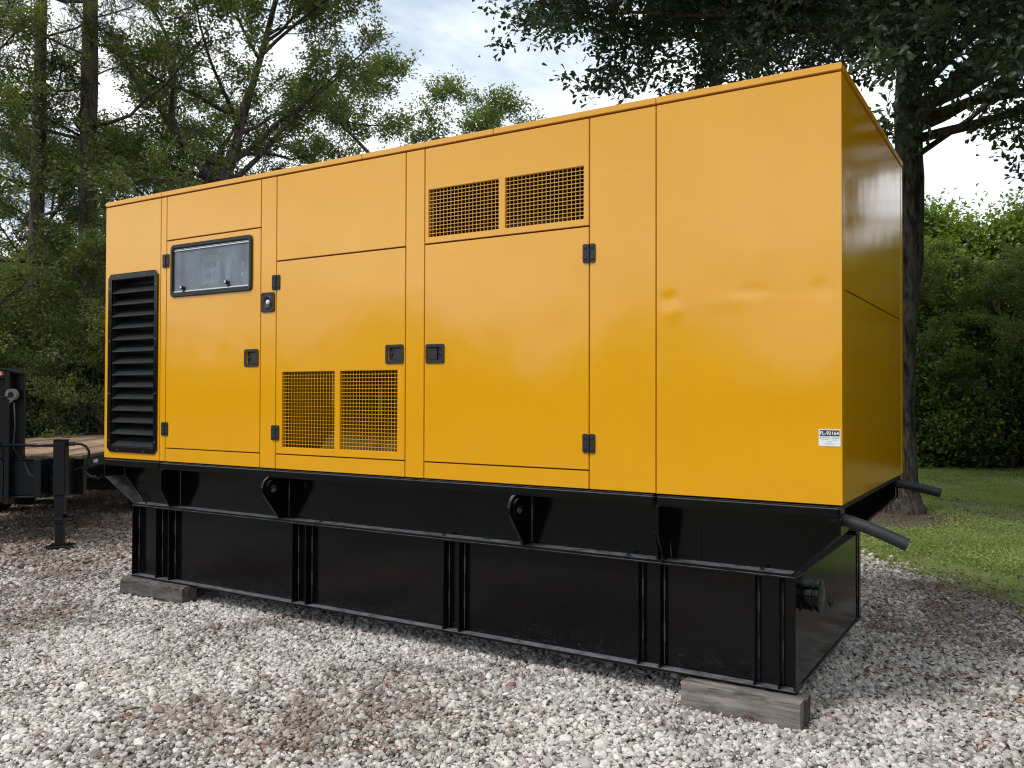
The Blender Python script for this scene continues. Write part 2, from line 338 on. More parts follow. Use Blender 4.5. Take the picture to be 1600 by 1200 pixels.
def holed(bm, x0, x1, z0, z1, y0, y1, holes):
    """flat sheet with rectangular openings"""
    xs = sorted({x0, x1, *[h[0] for h in holes], *[h[1] for h in holes]}); zs = sorted({z0, z1, *[h[2] for h in holes], *[h[3] for h in holes]})
    nx, nz = len(xs)-1, len(zs)-1
    def solid(i, j):
        if not (0 <= i < nx and 0 <= j < nz): return False
        cx, cz = (xs[i]+xs[i+1])/2, (zs[j]+zs[j+1])/2
        return not any(h[0] < cx < h[1] and h[2] < cz < h[3] for h in holes)
    V = {}
    def v(i, j, k):
        if (i, j, k) not in V: V[(i, j, k)] = bm.verts.new((xs[i], (y0, y1)[k], zs[j]))
        return V[(i, j, k)]
    for i in range(nx):
        for j in range(nz):
            if not solid(i, j): continue
            bm.faces.new((v(i, j, 0), v(i+1, j, 0), v(i+1, j+1, 0), v(i, j+1, 0)))
            bm.faces.new((v(i, j, 1), v(i, j+1, 1), v(i+1, j+1, 1), v(i+1, j, 1)))
            for (di, dj, a, c) in ((-1, 0, (0, 0), (0, 1)), (1, 0, (1, 0), (1, 1)), (0, -1, (0, 0), (1, 0)), (0, 1, (0, 1), (1, 1))):
                if not solid(i+di, j+dj):
                    bm.faces.new((v(i+a[0], j+a[1], 0), v(i+c[0], j+c[1], 0), v(i+c[0], j+c[1], 1), v(i+a[0], j+a[1], 1)))
def tube(bm, pts, rad, sides=10, cap=True):
    """tube along a polyline; rad a number or a list"""
    pts = [Vector(p) for p in pts]; n = len(pts)
    R = rad if isinstance(rad, (list, tuple)) else [rad]*n
    rings = []; up = Vector((0, 0, 1)); prev = None
    for i, p in enumerate(pts):
        t_ = (pts[min(i+1, n-1)]-pts[max(i-1, 0)]).normalized()
        if prev is None:
            a = up if abs(t_.z) < 0.9 else Vector((1, 0, 0)); s = t_.cross(a).normalized()
        else: s = (prev-t_*prev.dot(t_)).normalized()
        prev = s; w = t_.cross(s)
        rings.append([bm.verts.new(p+s*R[i]*math.cos(2*PI*k/sides)+w*R[i]*math.sin(2*PI*k/sides)) for k in range(sides)])
    for i in range(n-1):
        for k in range(sides):
            bm.faces.new((rings[i][k], rings[i][(k+1) % sides], rings[i+1][(k+1) % sides], rings[i+1][k]))
    if cap: bm.faces.new(rings[0][::-1]); bm.faces.new(rings[-1])
def lathe(bm, prof, origin, axis, sides=20):
    """profile of (along, radius) turned about an axis vector"""
    ax = Vector(axis).normalized(); a = Vector((0, 0, 1)) if abs(ax.z) < 0.9 else Vector((1, 0, 0))
    s = ax.cross(a).normalized(); w = ax.cross(s); o_ = Vector(origin); rings = []
    for (h, r_) in prof:
        if r_ < 1e-6: rings.append([bm.verts.new(o_+ax*h)])
        else: rings.append([bm.verts.new(o_+ax*h+(s*math.cos(2*PI*k/sides)+w*math.sin(2*PI*k/sides))*r_) for k in range(sides)])
    for A, B in zip(rings, rings[1:]):
        for k in range(sides):
            j = (k+1) % sides
            if len(A) == 1 and len(B) == 1: continue
            if len(A) == 1: bm.faces.new((A[0], B[j], B[k]))
            elif len(B) == 1: bm.faces.new((A[k], A[j], B[0]))
            else: bm.faces.new((A[k], A[j], B[j], B[k]))
def empty(name, loc, rz=0.0, sc=1.0):
    o = bpy.data.objects.new(name, None); COL.objects.link(o); o.location = loc; o.rotation_euler[2] = rz
    o.scale = (sc, sc, sc) if not isinstance(sc, tuple) else sc
    o.empty_display_size = 0.2; WPOS[o.name] = Vector(loc); return o
def tag(o, label=None, cat=None, group=None, kind=None):
    for k, v in (('label', label), ('category', cat), ('group', group), ('kind', kind)):
        if v: o[k] = v
    return o
def np_mesh(name, V, F, mat, smooth=False):
    """V (n,3), F (m,k) -> mesh"""
    me = bpy.data.meshes.new(name); V = np.asarray(V, np.float32); F = np.asarray(F, np.int32)
    k = F.shape[1]
    me.vertices.add(len(V)); me.vertices.foreach_set('co', V.ravel())
    me.loops.add(F.size); me.loops.foreach_set('vertex_index', F.ravel())
    me.polygons.add(len(F)); me.polygons.foreach_set('loop_start', np.arange(0, F.size, k, dtype=np.int32))
    me.polygons.foreach_set('use_smooth', np.full(len(F), smooth, dtype=bool))
    me.update(calc_edges=True); me.validate()
    me.materials.append(MATS[mat]); return me

# ------------------------------------------------------------------ ground
GR = [(-13, -4), (-9.5, 1.0), (-7.6, 4.0), (-5.5, 6.0), (-1, 7.3), (3, 7.4), (4.6, 6.7), (5.0, 5.95), (5.22, 5.25), (5.75, 4.70), (6.02, 4.25), (6.30, 3.88), (6.76, 3.40), (7.4, 2.7), (8.1, 1.6), (8.6, 0.0), (9.0, -4), (8.6, -9), (-6, -9.5)]
bm = bmesh.new()
R_ = 500.0
ringR = [6, 20, 60, 180, R_]
c0 = bm.verts.new((0, 0, 0)); prev = None
for rr in ringR:
    ring = [bm.verts.new((rr*math.cos(2*PI*k/48), rr*math.sin(2*PI*k/48), 0)) for k in range(48)]
    for k in range(48):
        if prev is None: bm.faces.new((c0, ring[k], ring[(k+1) % 48]))
        else: bm.faces.new((prev[k], ring[k], ring[(k+1) % 48], prev[(k+1) % 48]))
    prev = ring
g = finish(bm, 'ground', 'ground_soil', recenter=False); tag(g, kind='structure', label='grassy and earthy ground around the gravel yard')
rng = np.random.default_rng(5)
bm = bmesh.new()
edge = []
for i in range(len(GR)):
    a, b_ = np.array(GR[i]), np.array(GR[(i+1) % len(GR)]); n = max(2, int(np.linalg.norm(b_-a)/0.18))
    for k in range(n): edge.append(a+(b_-a)*k/n+rng.normal(0, 0.035, 2))
bm.faces.new([bm.verts.new((e[0], e[1], 0.006)) for e in edge])
bmesh.ops.triangulate(bm, faces=bm.faces)
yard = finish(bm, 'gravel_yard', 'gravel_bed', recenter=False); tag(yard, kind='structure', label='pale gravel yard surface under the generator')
def inside(P, poly):
    x, y = P[:, 0], P[:, 1]; r_ = np.zeros(len(P), bool); n = len(poly)
    for i in range(n):
        x0, y0 = poly[i]; x1, y1 = poly[(i+1) % n]
        if y0 == y1: continue
        c = ((y0 > y) != (y1 > y)) & (x < (x1-x0)*(y-y0)/(y1-y0)+x0); r_ ^= c
    return r_
CAMP = np.array([6.907, -4.483]); DD = np.array([-0.526, 0.8504]); RR = np.array([0.8505, 0.526])
def in_view(P, margin=0.06):
    q = P-CAMP; D = q@DD; X = q@RR
    return (D > 1.5) & (np.abs(X) < D*(0.594+margin)+0.25), D

# ------------------------------------------------------------------ the generator
GEN = empty('diesel_generator', (3.03, 1.05, 0.145))
tag(GEN, 'large yellow steel generator enclosure with doors and vents on a black fuel tank base', 'generator')
LX, WY, ZB, ZT, ZR = 6.053, 2.14, 1.15, 3.35, 3.306
G_ = 0.0035           # half of a seam
PT = 0.030            # panel thickness
def panel(x0, x1, z0, z1, name='panel', holes=(), y0=0.0, parent=None, gt=G_, gb=G_):
    bm = bmesh.new(); holed(bm, x0+G_, x1-G_, z0+gb, z1-gt, y0, y0+PT, list(holes))
    return finish(bm, name, 'yellow_paint', parent or GEN, bevel=0.0022, seg=2)
XS = [0.0, 0.748, 0.822, 1.925, 2.090, 3.303, 3.460, 4.660, 5.073, LX]
lv_hole = (0.095, 0.695, 1.235, 2.685)
panel(XS[0]-G_, XS[1], ZB-G_, ZR, 'front_panel', [lv_hole])
panel(XS[1], XS[2], ZB-G_, ZR, 'front_panel')
M1 = (3.491, 4.033, 2.719, 3.031); M2 = (4.081, 4.622, 2.719, 3.031)
M3 = (2.156, 2.672, 1.309, 1.858); M4 = (2.724, 3.236, 1.311, 1.858)
WIN = (0.905, 1.818, 2.497, 2.880)
panel(XS[2], XS[3], 2.945, ZR, 'front_panel'); panel(XS[2], XS[3], ZB-G_, 1.256, 'sill_panel')
panel(XS[3], XS[4], ZB-G_, ZR, 'front_panel')
panel(XS[4], XS[5], 2.677, ZR, 'front_panel'); panel(XS[4], XS[5], ZB-G_, 1.256, 'sill_panel')
panel(XS[5], XS[6], ZB-G_, ZR, 'front_panel')
vent_panel = panel(XS[6], XS[7], 2.677, ZR, 'vent_panel', [M1, M2]); panel(XS[6], XS[7], ZB-G_, 1.256, 'sill_panel')
panel(XS[7], XS[8], ZB-G_, ZR, 'front_panel')
# the big right-hand sheet, with its shallow dents pressed in
def dent(x, z):
    d = 0.0
    for cx, cz, sx, sz, a in ((5.150, 2.215, 0.045, 0.040, 0.011), (5.175, 2.165, 0.055, 0.05, -0.005), (5.60, 2.235, 0.10, 0.030, 0.0050), (5.52, 2.20, 0.16, 0.05, -0.003), (5.96, 2.225, 0.07, 0.05, 0.0065), (5.80, 2.21, 0.05, 0.02, 0.003), (5.55, 2.60, 0.25, 0.30, 0.003), (5.40, 1.75, 0.22, 0.28, -0.002)):
        d += a*math.exp(-((x-cx)/sx)**2-((z-cz)/sz)**2)
    e = min(1, (x-XS[8])/0.03, (LX-x)/0.03)
    return 0.42*d*max(0, e)
bm = bmesh.new(); nx, nz = 56, 110
gx = [XS[8]+G_+(LX-XS[8]-G_)*i/nx for i in range(nx+1)]; gz = [ZB+(ZR-G_-ZB)*j/nz for j in range(nz+1)]
vv = [[bm.verts.new((x, dent(x, z), z)) for z in gz] for x in gx]
for i in range(nx):
    for j in range(nz): bm.faces.new((vv[i][j], vv[i+1][j], vv[i+1][j+1], vv[i][j+1]))
ex = bmesh.ops.extrude_edge_only(bm, edges=[e for e in bm.edges if len(e.link_faces) == 1])
for v in ex['geom']:
    if isinstance(v, bmesh.types.BMVert): v.co.y = PT
o = finish(bm, 'front_panel', 'yellow_paint', GEN, smooth=True)
o['label'] = 'large plain yellow sheet with shallow dents at mid height'
o.data.set_sharp_from_angle(angle=0.6)
# roof trim and roof sheet
for x0, x1 in ((-0.004, XS[1]), (XS[1], 2.918), (2.918, 3.994), (3.994, XS[8]), (XS[8], LX+0.004)):
    bx('roof_trim', 'yellow_paint', GEN, x0+0.0015, x1-0.0015, -0.004, 0.05, ZR+0.008, ZT, 0.003, 2)
bx('roof_trim', 'yellow_paint', GEN, LX-0.046, LX+0.004, 0.053, WY+0.004, ZR+0.008, ZT, 0.003, 2)
bx('roof_trim', 'yellow_paint', GEN, -0.004, 0.046, 0.053, WY+0.004, ZR+0.008, ZT, 0.003, 2)
bx('roof_sheet', 'yellow_paint', GEN, 0.048, LX-0.048, 0.052, WY, ZR-0.01, ZT-0.004)
# end face: corner post, upper and lower sheets
EX = LX
bx('corner_post', 'yellow_paint', GEN, EX-0.04, EX, PT+0.002, 0.088, ZB, ZR, 0.002, 2)
bx('end_panel', 'yellow_gloss', GEN, EX-0.034, EX-0.002, 0.098, 2.055, 2.228, ZR-G_, 0.0022, 2)
bx('end_panel', 'yellow_gloss', GEN, EX-0.034, EX-0.002, 0.098, 2.055, ZB, 2.221, 0.0022, 2)
bx('corner_post', 'yellow_paint', GEN, EX-0.04, EX, 2.063, WY, ZB, ZR, 0.002, 2)
bx('end_panel', 'yellow_paint', GEN, 0.0, 0.032, PT+0.002, WY, ZB, ZR, 0.002)
bx('rear_panel', 'yellow_paint', GEN, 0.034, EX-0.042, WY-0.03, WY, ZB, ZR, 0.002)
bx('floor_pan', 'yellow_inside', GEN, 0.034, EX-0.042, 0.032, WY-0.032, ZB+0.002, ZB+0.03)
# unseen backing bars added behind every seam to block light
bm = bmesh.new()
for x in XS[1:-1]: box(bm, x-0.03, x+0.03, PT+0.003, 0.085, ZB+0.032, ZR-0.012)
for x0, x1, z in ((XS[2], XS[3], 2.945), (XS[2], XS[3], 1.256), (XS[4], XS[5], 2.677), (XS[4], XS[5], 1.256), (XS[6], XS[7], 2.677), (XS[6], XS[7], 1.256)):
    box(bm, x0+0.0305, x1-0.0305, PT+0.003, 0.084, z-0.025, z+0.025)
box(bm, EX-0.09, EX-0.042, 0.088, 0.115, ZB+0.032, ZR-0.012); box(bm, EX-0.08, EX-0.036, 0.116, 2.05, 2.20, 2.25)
finish(bm, 'seam_backing', 'yellow_inside', GEN)
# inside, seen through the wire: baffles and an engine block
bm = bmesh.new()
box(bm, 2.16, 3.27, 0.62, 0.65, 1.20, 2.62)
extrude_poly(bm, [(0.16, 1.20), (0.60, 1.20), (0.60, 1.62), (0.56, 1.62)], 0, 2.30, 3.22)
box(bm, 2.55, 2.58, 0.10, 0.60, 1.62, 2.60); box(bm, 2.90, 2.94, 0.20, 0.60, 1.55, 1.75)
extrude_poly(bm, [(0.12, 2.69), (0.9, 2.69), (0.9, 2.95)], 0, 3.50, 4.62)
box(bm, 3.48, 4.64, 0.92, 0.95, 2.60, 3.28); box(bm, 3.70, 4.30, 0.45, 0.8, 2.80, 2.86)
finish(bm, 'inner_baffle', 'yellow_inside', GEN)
# wire screens
def wire_mesh(parent, h, name='wire_mesh'):
    x0, x1, z0, z1 = h; bm = bmesh.new(); nx = round((x1-x0)/0.0285); nz = round((z1-z0)/0.0245)
    for i in range(nx+1):
        x = x0+(x1-x0)*i/nx; box(bm, x-0.0016, x+0.0016, 0.0100, 0.0125, z0-0.008, z1+0.008)
    for j in range(nz+1):
        z = z0+(z1-z0)*j/nz; box(bm, x0-0.008, x1+0.008, 0.0070, 0.0098, z-0.0019, z+0.0019)
    bmesh.ops.recalc_face_normals(bm, faces=bm.faces)
    return finish(bm, name, 'yellow_paint', parent)
wire_mesh(vent_panel, M1); wire_mesh(vent_panel, M2)
# hardware
SCREW = []
def hinge(parent, x, z, h=0.110, w=0.040):
    bm = bmesh.new()
    for s in (-1, 1):
        a, c = (x-w, x-0.004) if s < 0 else (x+0.004, x+w)
        extrude_poly(bm, rrect(a, c, z-h/2, z+h/2, 0.010, 3), 1, -0.009, -0.0008)
    tube(bm, [(x, -0.010, z-h/2+0.004), (x, -0.010, z+h/2-0.004)], 0.0085, 8)
    o = finish(bm, 'hinge', 'black_matte', parent, bevel=0.0012)
    for dx in (-0.021, 0.021):
        for dz in (-0.032, 0.032):
            if SCREW:
                again(SCREW[0], parent, (x+dx, SCREW[1].y, z+dz), 'hinge_screw')
            else:
                bm = bmesh.new(); lathe(bm, [(0, 0.0085), (0.004, 0.0085), (0.006, 0.005), (0.004, 0.004), (0.004, 0.0)], (x+dx, -0.009, z+dz), (0, -1, 0), 8)
                q = finish(bm, 'hinge_screw', 'rubber', parent); SCREW.extend([q, WPOS[q.name].copy()])
    return o
def latch(parent, x0, x1, z0, z1, paddle_right=True, opened=False):
    bm = bmesh.new(); w = 0.020
    ring_poly(bm, rrect(x0, x1, z0, z1, 0.014), rrect(x0+w, x1-w, z0+w, z1-w, 0.006), 1, -0.008, 0.0)
    # dish
    xa, xb, za, zb = x0+w, x1-w, z0+w, z1-w
    box(bm, xa-0.001, xb+0.001, 0.014, 0.018, za-0.001, zb+0.001)
    finish(bm, 'latch_plate', 'black_matte', parent, bevel=0.0015)
    bm = bmesh.new(); f = 0.36
    if opened: a, c, lx = xa+0.004, xa+0.60*(xb-xa), xb-0.020
    elif paddle_right: a, c, lx = xa+f*(xb-xa), xb-0.004, xa+0.5*f*(xb-xa)
    else: a, c, lx = xa+0.004, xb-f*(xb-xa), xb-0.5*f*(xb-xa)
    extrude_poly(bm, [(a, 0.004), (a, 0.0135), (c, 0.0135), (c, -0.002)] if paddle_right else [(a, -0.002), (a, 0.0135), (c, 0.0135), (c, 0.004)], 2, za+0.005, zb-0.005)
    finish(bm, 'latch_paddle', 'black_matte', parent, bevel=0.001)
    bm = bmesh.new(); lathe(bm, [(0, 0.011), (0.010, 0.011), (0.012, 0.008), (0.006, 0.005), (0.006, 0)], (lx, 0.0138, (za+zb)/2), (0, -1, 0), 12)
    finish(bm, 'lock_cylinder', 'black_matte', parent)
def hole_cut(x0, x1, z0, z1): return (x0+0.020, x1-0.020, z0+0.020, z1-0.020)
L1 = (1.755, 1.908, 1.902, 2.034); L2 = (3.136, 3.290, 1.900, 2.028); L3 = (3.474, 3.624, 1.896, 2.022)
d1 = panel(XS[2], XS[3], 1.256, 2.945, 'door', [WIN, hole_cut(*L1)], gt=0.007, gb=0.0045); d1['label'] = 'door with a clear window onto the control panel'
d2 = panel(XS[4], XS[5], 1.256, 2.677, 'door', [M3, M4, hole_cut(*L2)], gt=0.007, gb=0.0045); d2['label'] = 'door with two square wire vents low down'
d3 = panel(XS[6], XS[7], 1.256, 2.677, 'door', [hole_cut(*L3)], gt=0.007, gb=0.0045); d3['label'] = 'widest plain door hinged on the right'
wire_mesh(d2, M3); wire_mesh(d2, M4)
latch(d1, *L1, True); latch(d2, *L2, True); latch(d3, *L3, False, True)
for d_, x, zs in ((d1, XS[2]-0.004, (2.780, 1.413)), (d2, XS[4], (2.520, 1.413)), (d3, XS[7], (2.515, 1.413))):
    for z in zs: hinge(d_, x, z)
# window of the control door
bm = bmesh.new(); ring_poly(bm, rrect(0.886, 1.837, 2.476, 2.899, 0.035), rrect(0.918, 1.806, 2.508, 2.868, 0.020), 1, -0.016, 0.004)
finish(bm, 'window_frame', 'rubber', d1, bevel=0.005, seg=2)
bx('window_pane', 'hazy_pane', d1, 0.917, 1.807, 0.002, 0.006, 2.507, 2.869)
bx('window_rail', 'bright_metal', d1, 0.922, 1.802, -0.006, 0.0015, 2.845, 2.853, 0.001); bx('window_rail', 'bright_metal', d1, 0.922, 1.802, -0.006, 0.0015, 2.513, 2.523, 0.001)
bx('window_rail', 'bright_metal', d1, 0.922, 1.802, -0.004, 0.0015, 2.857, 2.861, 0.001)
for x, z in ((1.046, 2.535), (1.568, 2.545)):
    bm = bmesh.new(); lathe(bm, [(0, 0.013), (0.006, 0.013), (0.008, 0.009), (0.018, 0.009), (0.020, 0.016), (0.034, 0.015), (0.037, 0.010), (0.037, 0)], (x, 0.0015, z+0.012), (0, -1, 0), 14)
    extrude_poly(bm, rrect(x-0.011, x+0.011, z-0.024, z+0.006, 0.008, 3), 1, -0.010, 0.001)
    finish(bm, 'window_knob', 'rubber', d1, smooth=False)
    bm = bmesh.new(); lathe(bm, [(0, 0.010), (0.002, 0.008), (0.002, 0)], (x, -0.0358, z+0.012), (0, -1, 0), 12); finish(bm, 'knob_cap', 'bright_metal', d1)
# control panel behind it
cp = bx('control_panel', 'panel_grey', GEN, 0.93, 1.80, 0.095, 0.12, 2.42, 2.93)
def on_cp(name, mat, x0, x1, z0, z1, dep=0.012): return bx(name, mat, cp, x0, x1, 0.095-dep, 0.0945, z0, z1, 0.002)
on_cp('control_module', 'panel_light', 1.17, 1.39, 2.56, 2.80, 0.030)
for a in ((1.22, 1.34, 2.70, 2.75), (1.24, 1.33, 2.62, 2.66)): bx('display', 'panel_dark', cp, a[0], a[1], 0.058, 0.0645, a[2], a[3])
for k in range(6): bx('button', 'horn_white', cp, 1.215+k*0.027, 1.232+k*0.027, 0.057, 0.0645, 2.575, 2.592)
on_cp('warning_plate', 'sticker_white', 1.32, 1.41, 2.815, 2.845, 0.004); on_cp('module_strip', 'panel_light', 1.44, 1.50, 2.55, 2.80, 0.020)
for z in (2.57, 2.61, 2.64): bx('strip_light', 'sticker_white', cp, 1.455, 1.485, 0.070, 0.0745, z, z+0.012)
for x, z, r_ in ((1.63, 2.62, 0.020), (1.64, 2.70, 0.014), (1.73, 2.71, 0.014), (1.69, 2.60, 0.055)):
    bm = bmesh.new(); lathe(bm, [(0, r_), (0.016, r_), (0.018, r_*0.85), (0.018, 0)], (x, 0.0945, z), (0, -1, 0), 20); finish(bm, 'gauge', 'horn_white' if r_ < 0.05 else 'panel_light', cp)
# alarm horn on the post
bm = bmesh.new(); ring_poly(bm, rrect(1.937, 2.076, 2.303, 2.450, 0.018, 5), [(2.0065+0.050*math.cos(th), 2.3765+0.052*math.sin(th)) for th in [2*PI*((k+0.5)/24) for k in range(24)]], 1, -0.009, -0.0008)
horn = finish(bm, 'alarm_horn', 'black_matte', GEN, bevel=0.001)
bm = bmesh.new(); lathe(bm, [(0.0, 0.051), (0.006, 0.046), (-0.004, 0.034), (-0.008, 0.0)], (2.0065, -0.010+0.0, 2.3765), (0, -1, 0), 24); finish(bm, 'horn_cone', 'black_matte', horn, smooth=True)
bm = bmesh.new(); lathe(bm, [(0, 0.019), (0.006, 0.018), (0.010, 0.012), (0.011, 0)], (2.008, -0.004, 2.377), (0, -1, 0), 16); finish(bm, 'horn_centre', 'horn_white', horn, smooth=True)
for dx in (-0.055, 0.055):
    for dz in (-0.058, 0.058):
        bm = bmesh.new(); lathe(bm, [(0, 0.006), (0.003, 0.005), (0.003, 0)], (2.0065+dx, -0.009, 2.3765+dz), (0, -1, 0), 8); finish(bm, 'horn_screw', 'rubber', horn)
# louvre
def octo(x0, x1, z0, z1, c): return [(x0+c, z0), (x1-c, z0), (x1, z0+c), (x1, z1-c), (x1-c, z1), (x0+c, z1), (x0, z1-c), (x0, z0+c)]
bm = bmesh.new(); ring_poly(bm, octo(0.055, 0.722, 1.203, 2.719, 0.035), octo(0.105, 0.680, 1.248, 2.672, 0.0001), 1, -0.012, -0.0008)
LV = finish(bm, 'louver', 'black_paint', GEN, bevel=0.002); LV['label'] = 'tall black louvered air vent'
bm = bmesh.new(); ring_poly(bm, [(0.094, 1.236), (0.696, 1.236), (0.696, 2.684), (0.094, 2.684)], [(0.108, 1.251), (0.677, 1.251), (0.677, 2.669), (0.108, 2.669)], 1, 0.0, 0.12); finish(bm, 'louver_throat', 'black_matte', LV)
slat0 = None
for k in range(14):
    z = 1.262+k*0.0997
    if slat0 is None:
        bm = bmesh.new()
        extrude_poly(bm, [(-0.008, z-0.006), (0.0, z-0.010), (0.002, z), (0.098, z+0.072), (0.096, z+0.075), (0.0, z+0.004), (-0.008, z+0.002)], 0, 0.1085, 0.6765)
        slat0 = finish(bm, 'slat', 'black_matte', LV, bevel=0.0008); base_c = WPOS[slat0.name]
    else: again(slat0, LV, base_c+Vector((0, 0, k*0.0997)), 'slat')
bx('louver_back', 'black_matte', LV, 0.095, 0.695, 0.125, 0.13, 1.2, 2.7)
sc0 = None
for x, z in [(x, z) for x in (0.078, 0.700) for z in (1.30, 1.70, 2.15, 2.60)]+[(x, z) for x in (0.20, 0.55) for z in (1.222, 2.697)]:
    if sc0 is None:
        bm = bmesh.new(); lathe(bm, [(0, 0.006), (0.003, 0.005), (0.003, 0)], (x, -0.012, z), (0, -1, 0), 8); sc0 = finish(bm, 'louver_screw', 'screw_metal', LV); s0 = Vector((x, 0, z)); cc0 = WPOS[sc0.name]
    else: again(sc0, LV, cc0+Vector((x, 0, z))-s0, 'louver_screw')
# stock sticker
st = bx('stock_sticker', 'sticker_white', GEN, 5.941, 6.045, -0.0022, -0.0008, 1.440, 1.524); st['label'] = 'white stock number sticker'
bx('sticker_band', 'sticker_black', st, 5.946, 6.0405, -0.0030, -0.0024, 1.490, 1.5195)
def text(body, size, x, y, z, mat, parent, name, bold=0.0):
    cu = bpy.data.curves.new('txt', 'FONT'); cu.body = body; cu.size = size; cu.offset = bold; cu.extrude = 0.0002; cu.resolution_u = 3
    tmp = bpy.data.objects.new('txt', cu); COL.objects.link(tmp); bpy.context.view_layer.update()
    me = bpy.data.meshes.new_from_object(tmp.evaluated_get(bpy.context.evaluated_depsgraph_get())); bpy.data.objects.remove(tmp); bpy.data.curves.remove(cu)
    me.transform(Matrix.Rotation(PI/2, 4, 'X')); me.name = name
    xs = [v.co.x for v in me.vertices]; w = max(xs)-min(xs); me.transform(Matrix.Translation((-min(xs), 0, 0)))
    me.materials.clear(); me.materials.append(MATS[mat])
    o = bpy.data.objects.new(name, me); link(o, parent, (x, y, z)); return o, w
tx, tw = text('FL-93164', 0.0245, 5.948, -0.0034, 1.4962, 'sticker_white', st, 'stock_number', 0.0006)
tx.scale[0] = 0.0895/tw
tx, tw = text('CAT', 0.0105, 5.984, -0.0026, 1.4590, 'print_grey', st, 'maker_text')
bm = bmesh.new(); k_ = random.Random(3)
for x0, x1, z, h_ in ((5.957, 5.996, 1.4810, 0.0035), (6.004, 6.039, 1.4790, 0.0045), (5.958, 5.994, 1.4720, 0.002), (6.008, 6.034, 1.4700, 0.0030), (5.972, 6.014, 1.4500, 0.0035)):
    x = x0
    while x < x1-0.002:
        w = k_.uniform(0.0012, 0.0026); box(bm, x, x+w, -0.0028, -0.0024, z, z+h_*k_.uniform(0.7, 1)); x += w+k_.uniform(0.0005, 0.0014)
finish(bm, 'small_print', 'print_grey', st)
bm = bmesh.new(); ring_poly(bm, [(5.950+0.0045*math.cos(2*PI*k/16), 1.4815+0.0048*math.sin(2*PI*k/16)) for k in range(16)], [(5.950+0.0028*math.cos(2*PI*k/16), 1.4815+0.003*math.sin(2*PI*k/16)) for k in range(16)], 1, -0.0028, -0.0024); finish(bm, 'round_logo', 'print_grey', st)

# --- skid frame
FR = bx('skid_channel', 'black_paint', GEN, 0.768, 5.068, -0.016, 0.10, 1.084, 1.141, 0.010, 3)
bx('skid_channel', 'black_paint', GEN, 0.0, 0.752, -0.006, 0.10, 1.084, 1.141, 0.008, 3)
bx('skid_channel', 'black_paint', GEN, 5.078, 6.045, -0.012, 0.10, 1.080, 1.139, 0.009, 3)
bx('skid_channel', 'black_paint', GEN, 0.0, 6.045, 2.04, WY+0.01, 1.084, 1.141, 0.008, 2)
bx('skid_deck', 'black_matte', GEN, 0.0, 6.04, 0.102, 2.038, 1.120, 1.148)
def web(y0, y1):
    bm = bmesh.new(); extrude_poly(bm, [(0.012, 1.0835), (0.012, 0.99), (0.27, 0.768), (5.785, 0.768), (6.030, 1.000), (6.030, 1.0835)], 1, y0, y1)
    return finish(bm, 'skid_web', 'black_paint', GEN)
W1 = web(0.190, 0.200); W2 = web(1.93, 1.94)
def end_flange(parent, right, ya, yb, yc):
    """upright then sloping flange plate at one end of a beam; ya front at top, yc front at bottom"""
    t_ = 0.012
    P = [(6.045, 1.079), (6.045, 1.000), (5.795, 0.766)] if right else [(0.0, 1.083), (0.0, 0.990), (0.262, 0.766)]
    s = -t_ if right else t_
    bm = bmesh.new(); F = [ya, ya, yc]
    A = [[bm.verts.new((x, y, z)) for y in (f, yb)] for (x, z), f in zip(P, F)]
    B = [[bm.verts.new((x+s, y, z)) for y in (f, yb)] for (x, z), f in zip(P, F)]
    for i in range(2):
        bm.faces.new((A[i][0], A[i+1][0], A[i+1][1], A[i][1])); bm.faces.new((B[i][0], B[i][1], B[i+1][1], B[i+1][0]))
        for q in (0, 1): bm.faces.new((A[i][q], B[i][q], B[i+1][q], A[i+1][q]))
    for i in (0, 2): bm.faces.new((A[i][0], A[i][1], B[i][1], B[i][0]))
    return finish(bm, 'end_flange', 'black_paint', parent, bevel=0.0015)
end_flange(W1, False, 0.0, 0.1895, 0.095); end_flange(W1, True, 0.0, 0.1895, 0.095)
end_flange(W2, False, 1.9405, 2.13, 2.04); end_flange(W2, True, 1.9405, 2.13, 2.04)
bx('cross_beam', 'black_matte', GEN, 5.60, 5.70, 0.205, 1.925, 0.77, 1.115); bx('cross_beam', 'black_matte', GEN, 0.40, 0.50, 0.205, 1.925, 0.77, 1.115)
for x in (0.763, 5.078):
    bm = bmesh.new(); extrude_poly(bm, [(0.1895, 0.768), (0.085, 0.768), (0.002, 0.915), (0.002, 1.079), (0.1895, 1.079)], 0, x-0.008, x+0.008); finish(bm, 'gusset', 'black_paint', W1, bevel=0.002)
bm = bmesh.new(); extrude_poly(bm, [(0.10, 0.768), (0.045, 0.775), (0.0, 0.93), (0.012, 0.93), (0.10, 0.80)], 0, 5.058, 5.068); finish(bm, 'gusset_lip', 'black_paint', W1, bevel=0.002)
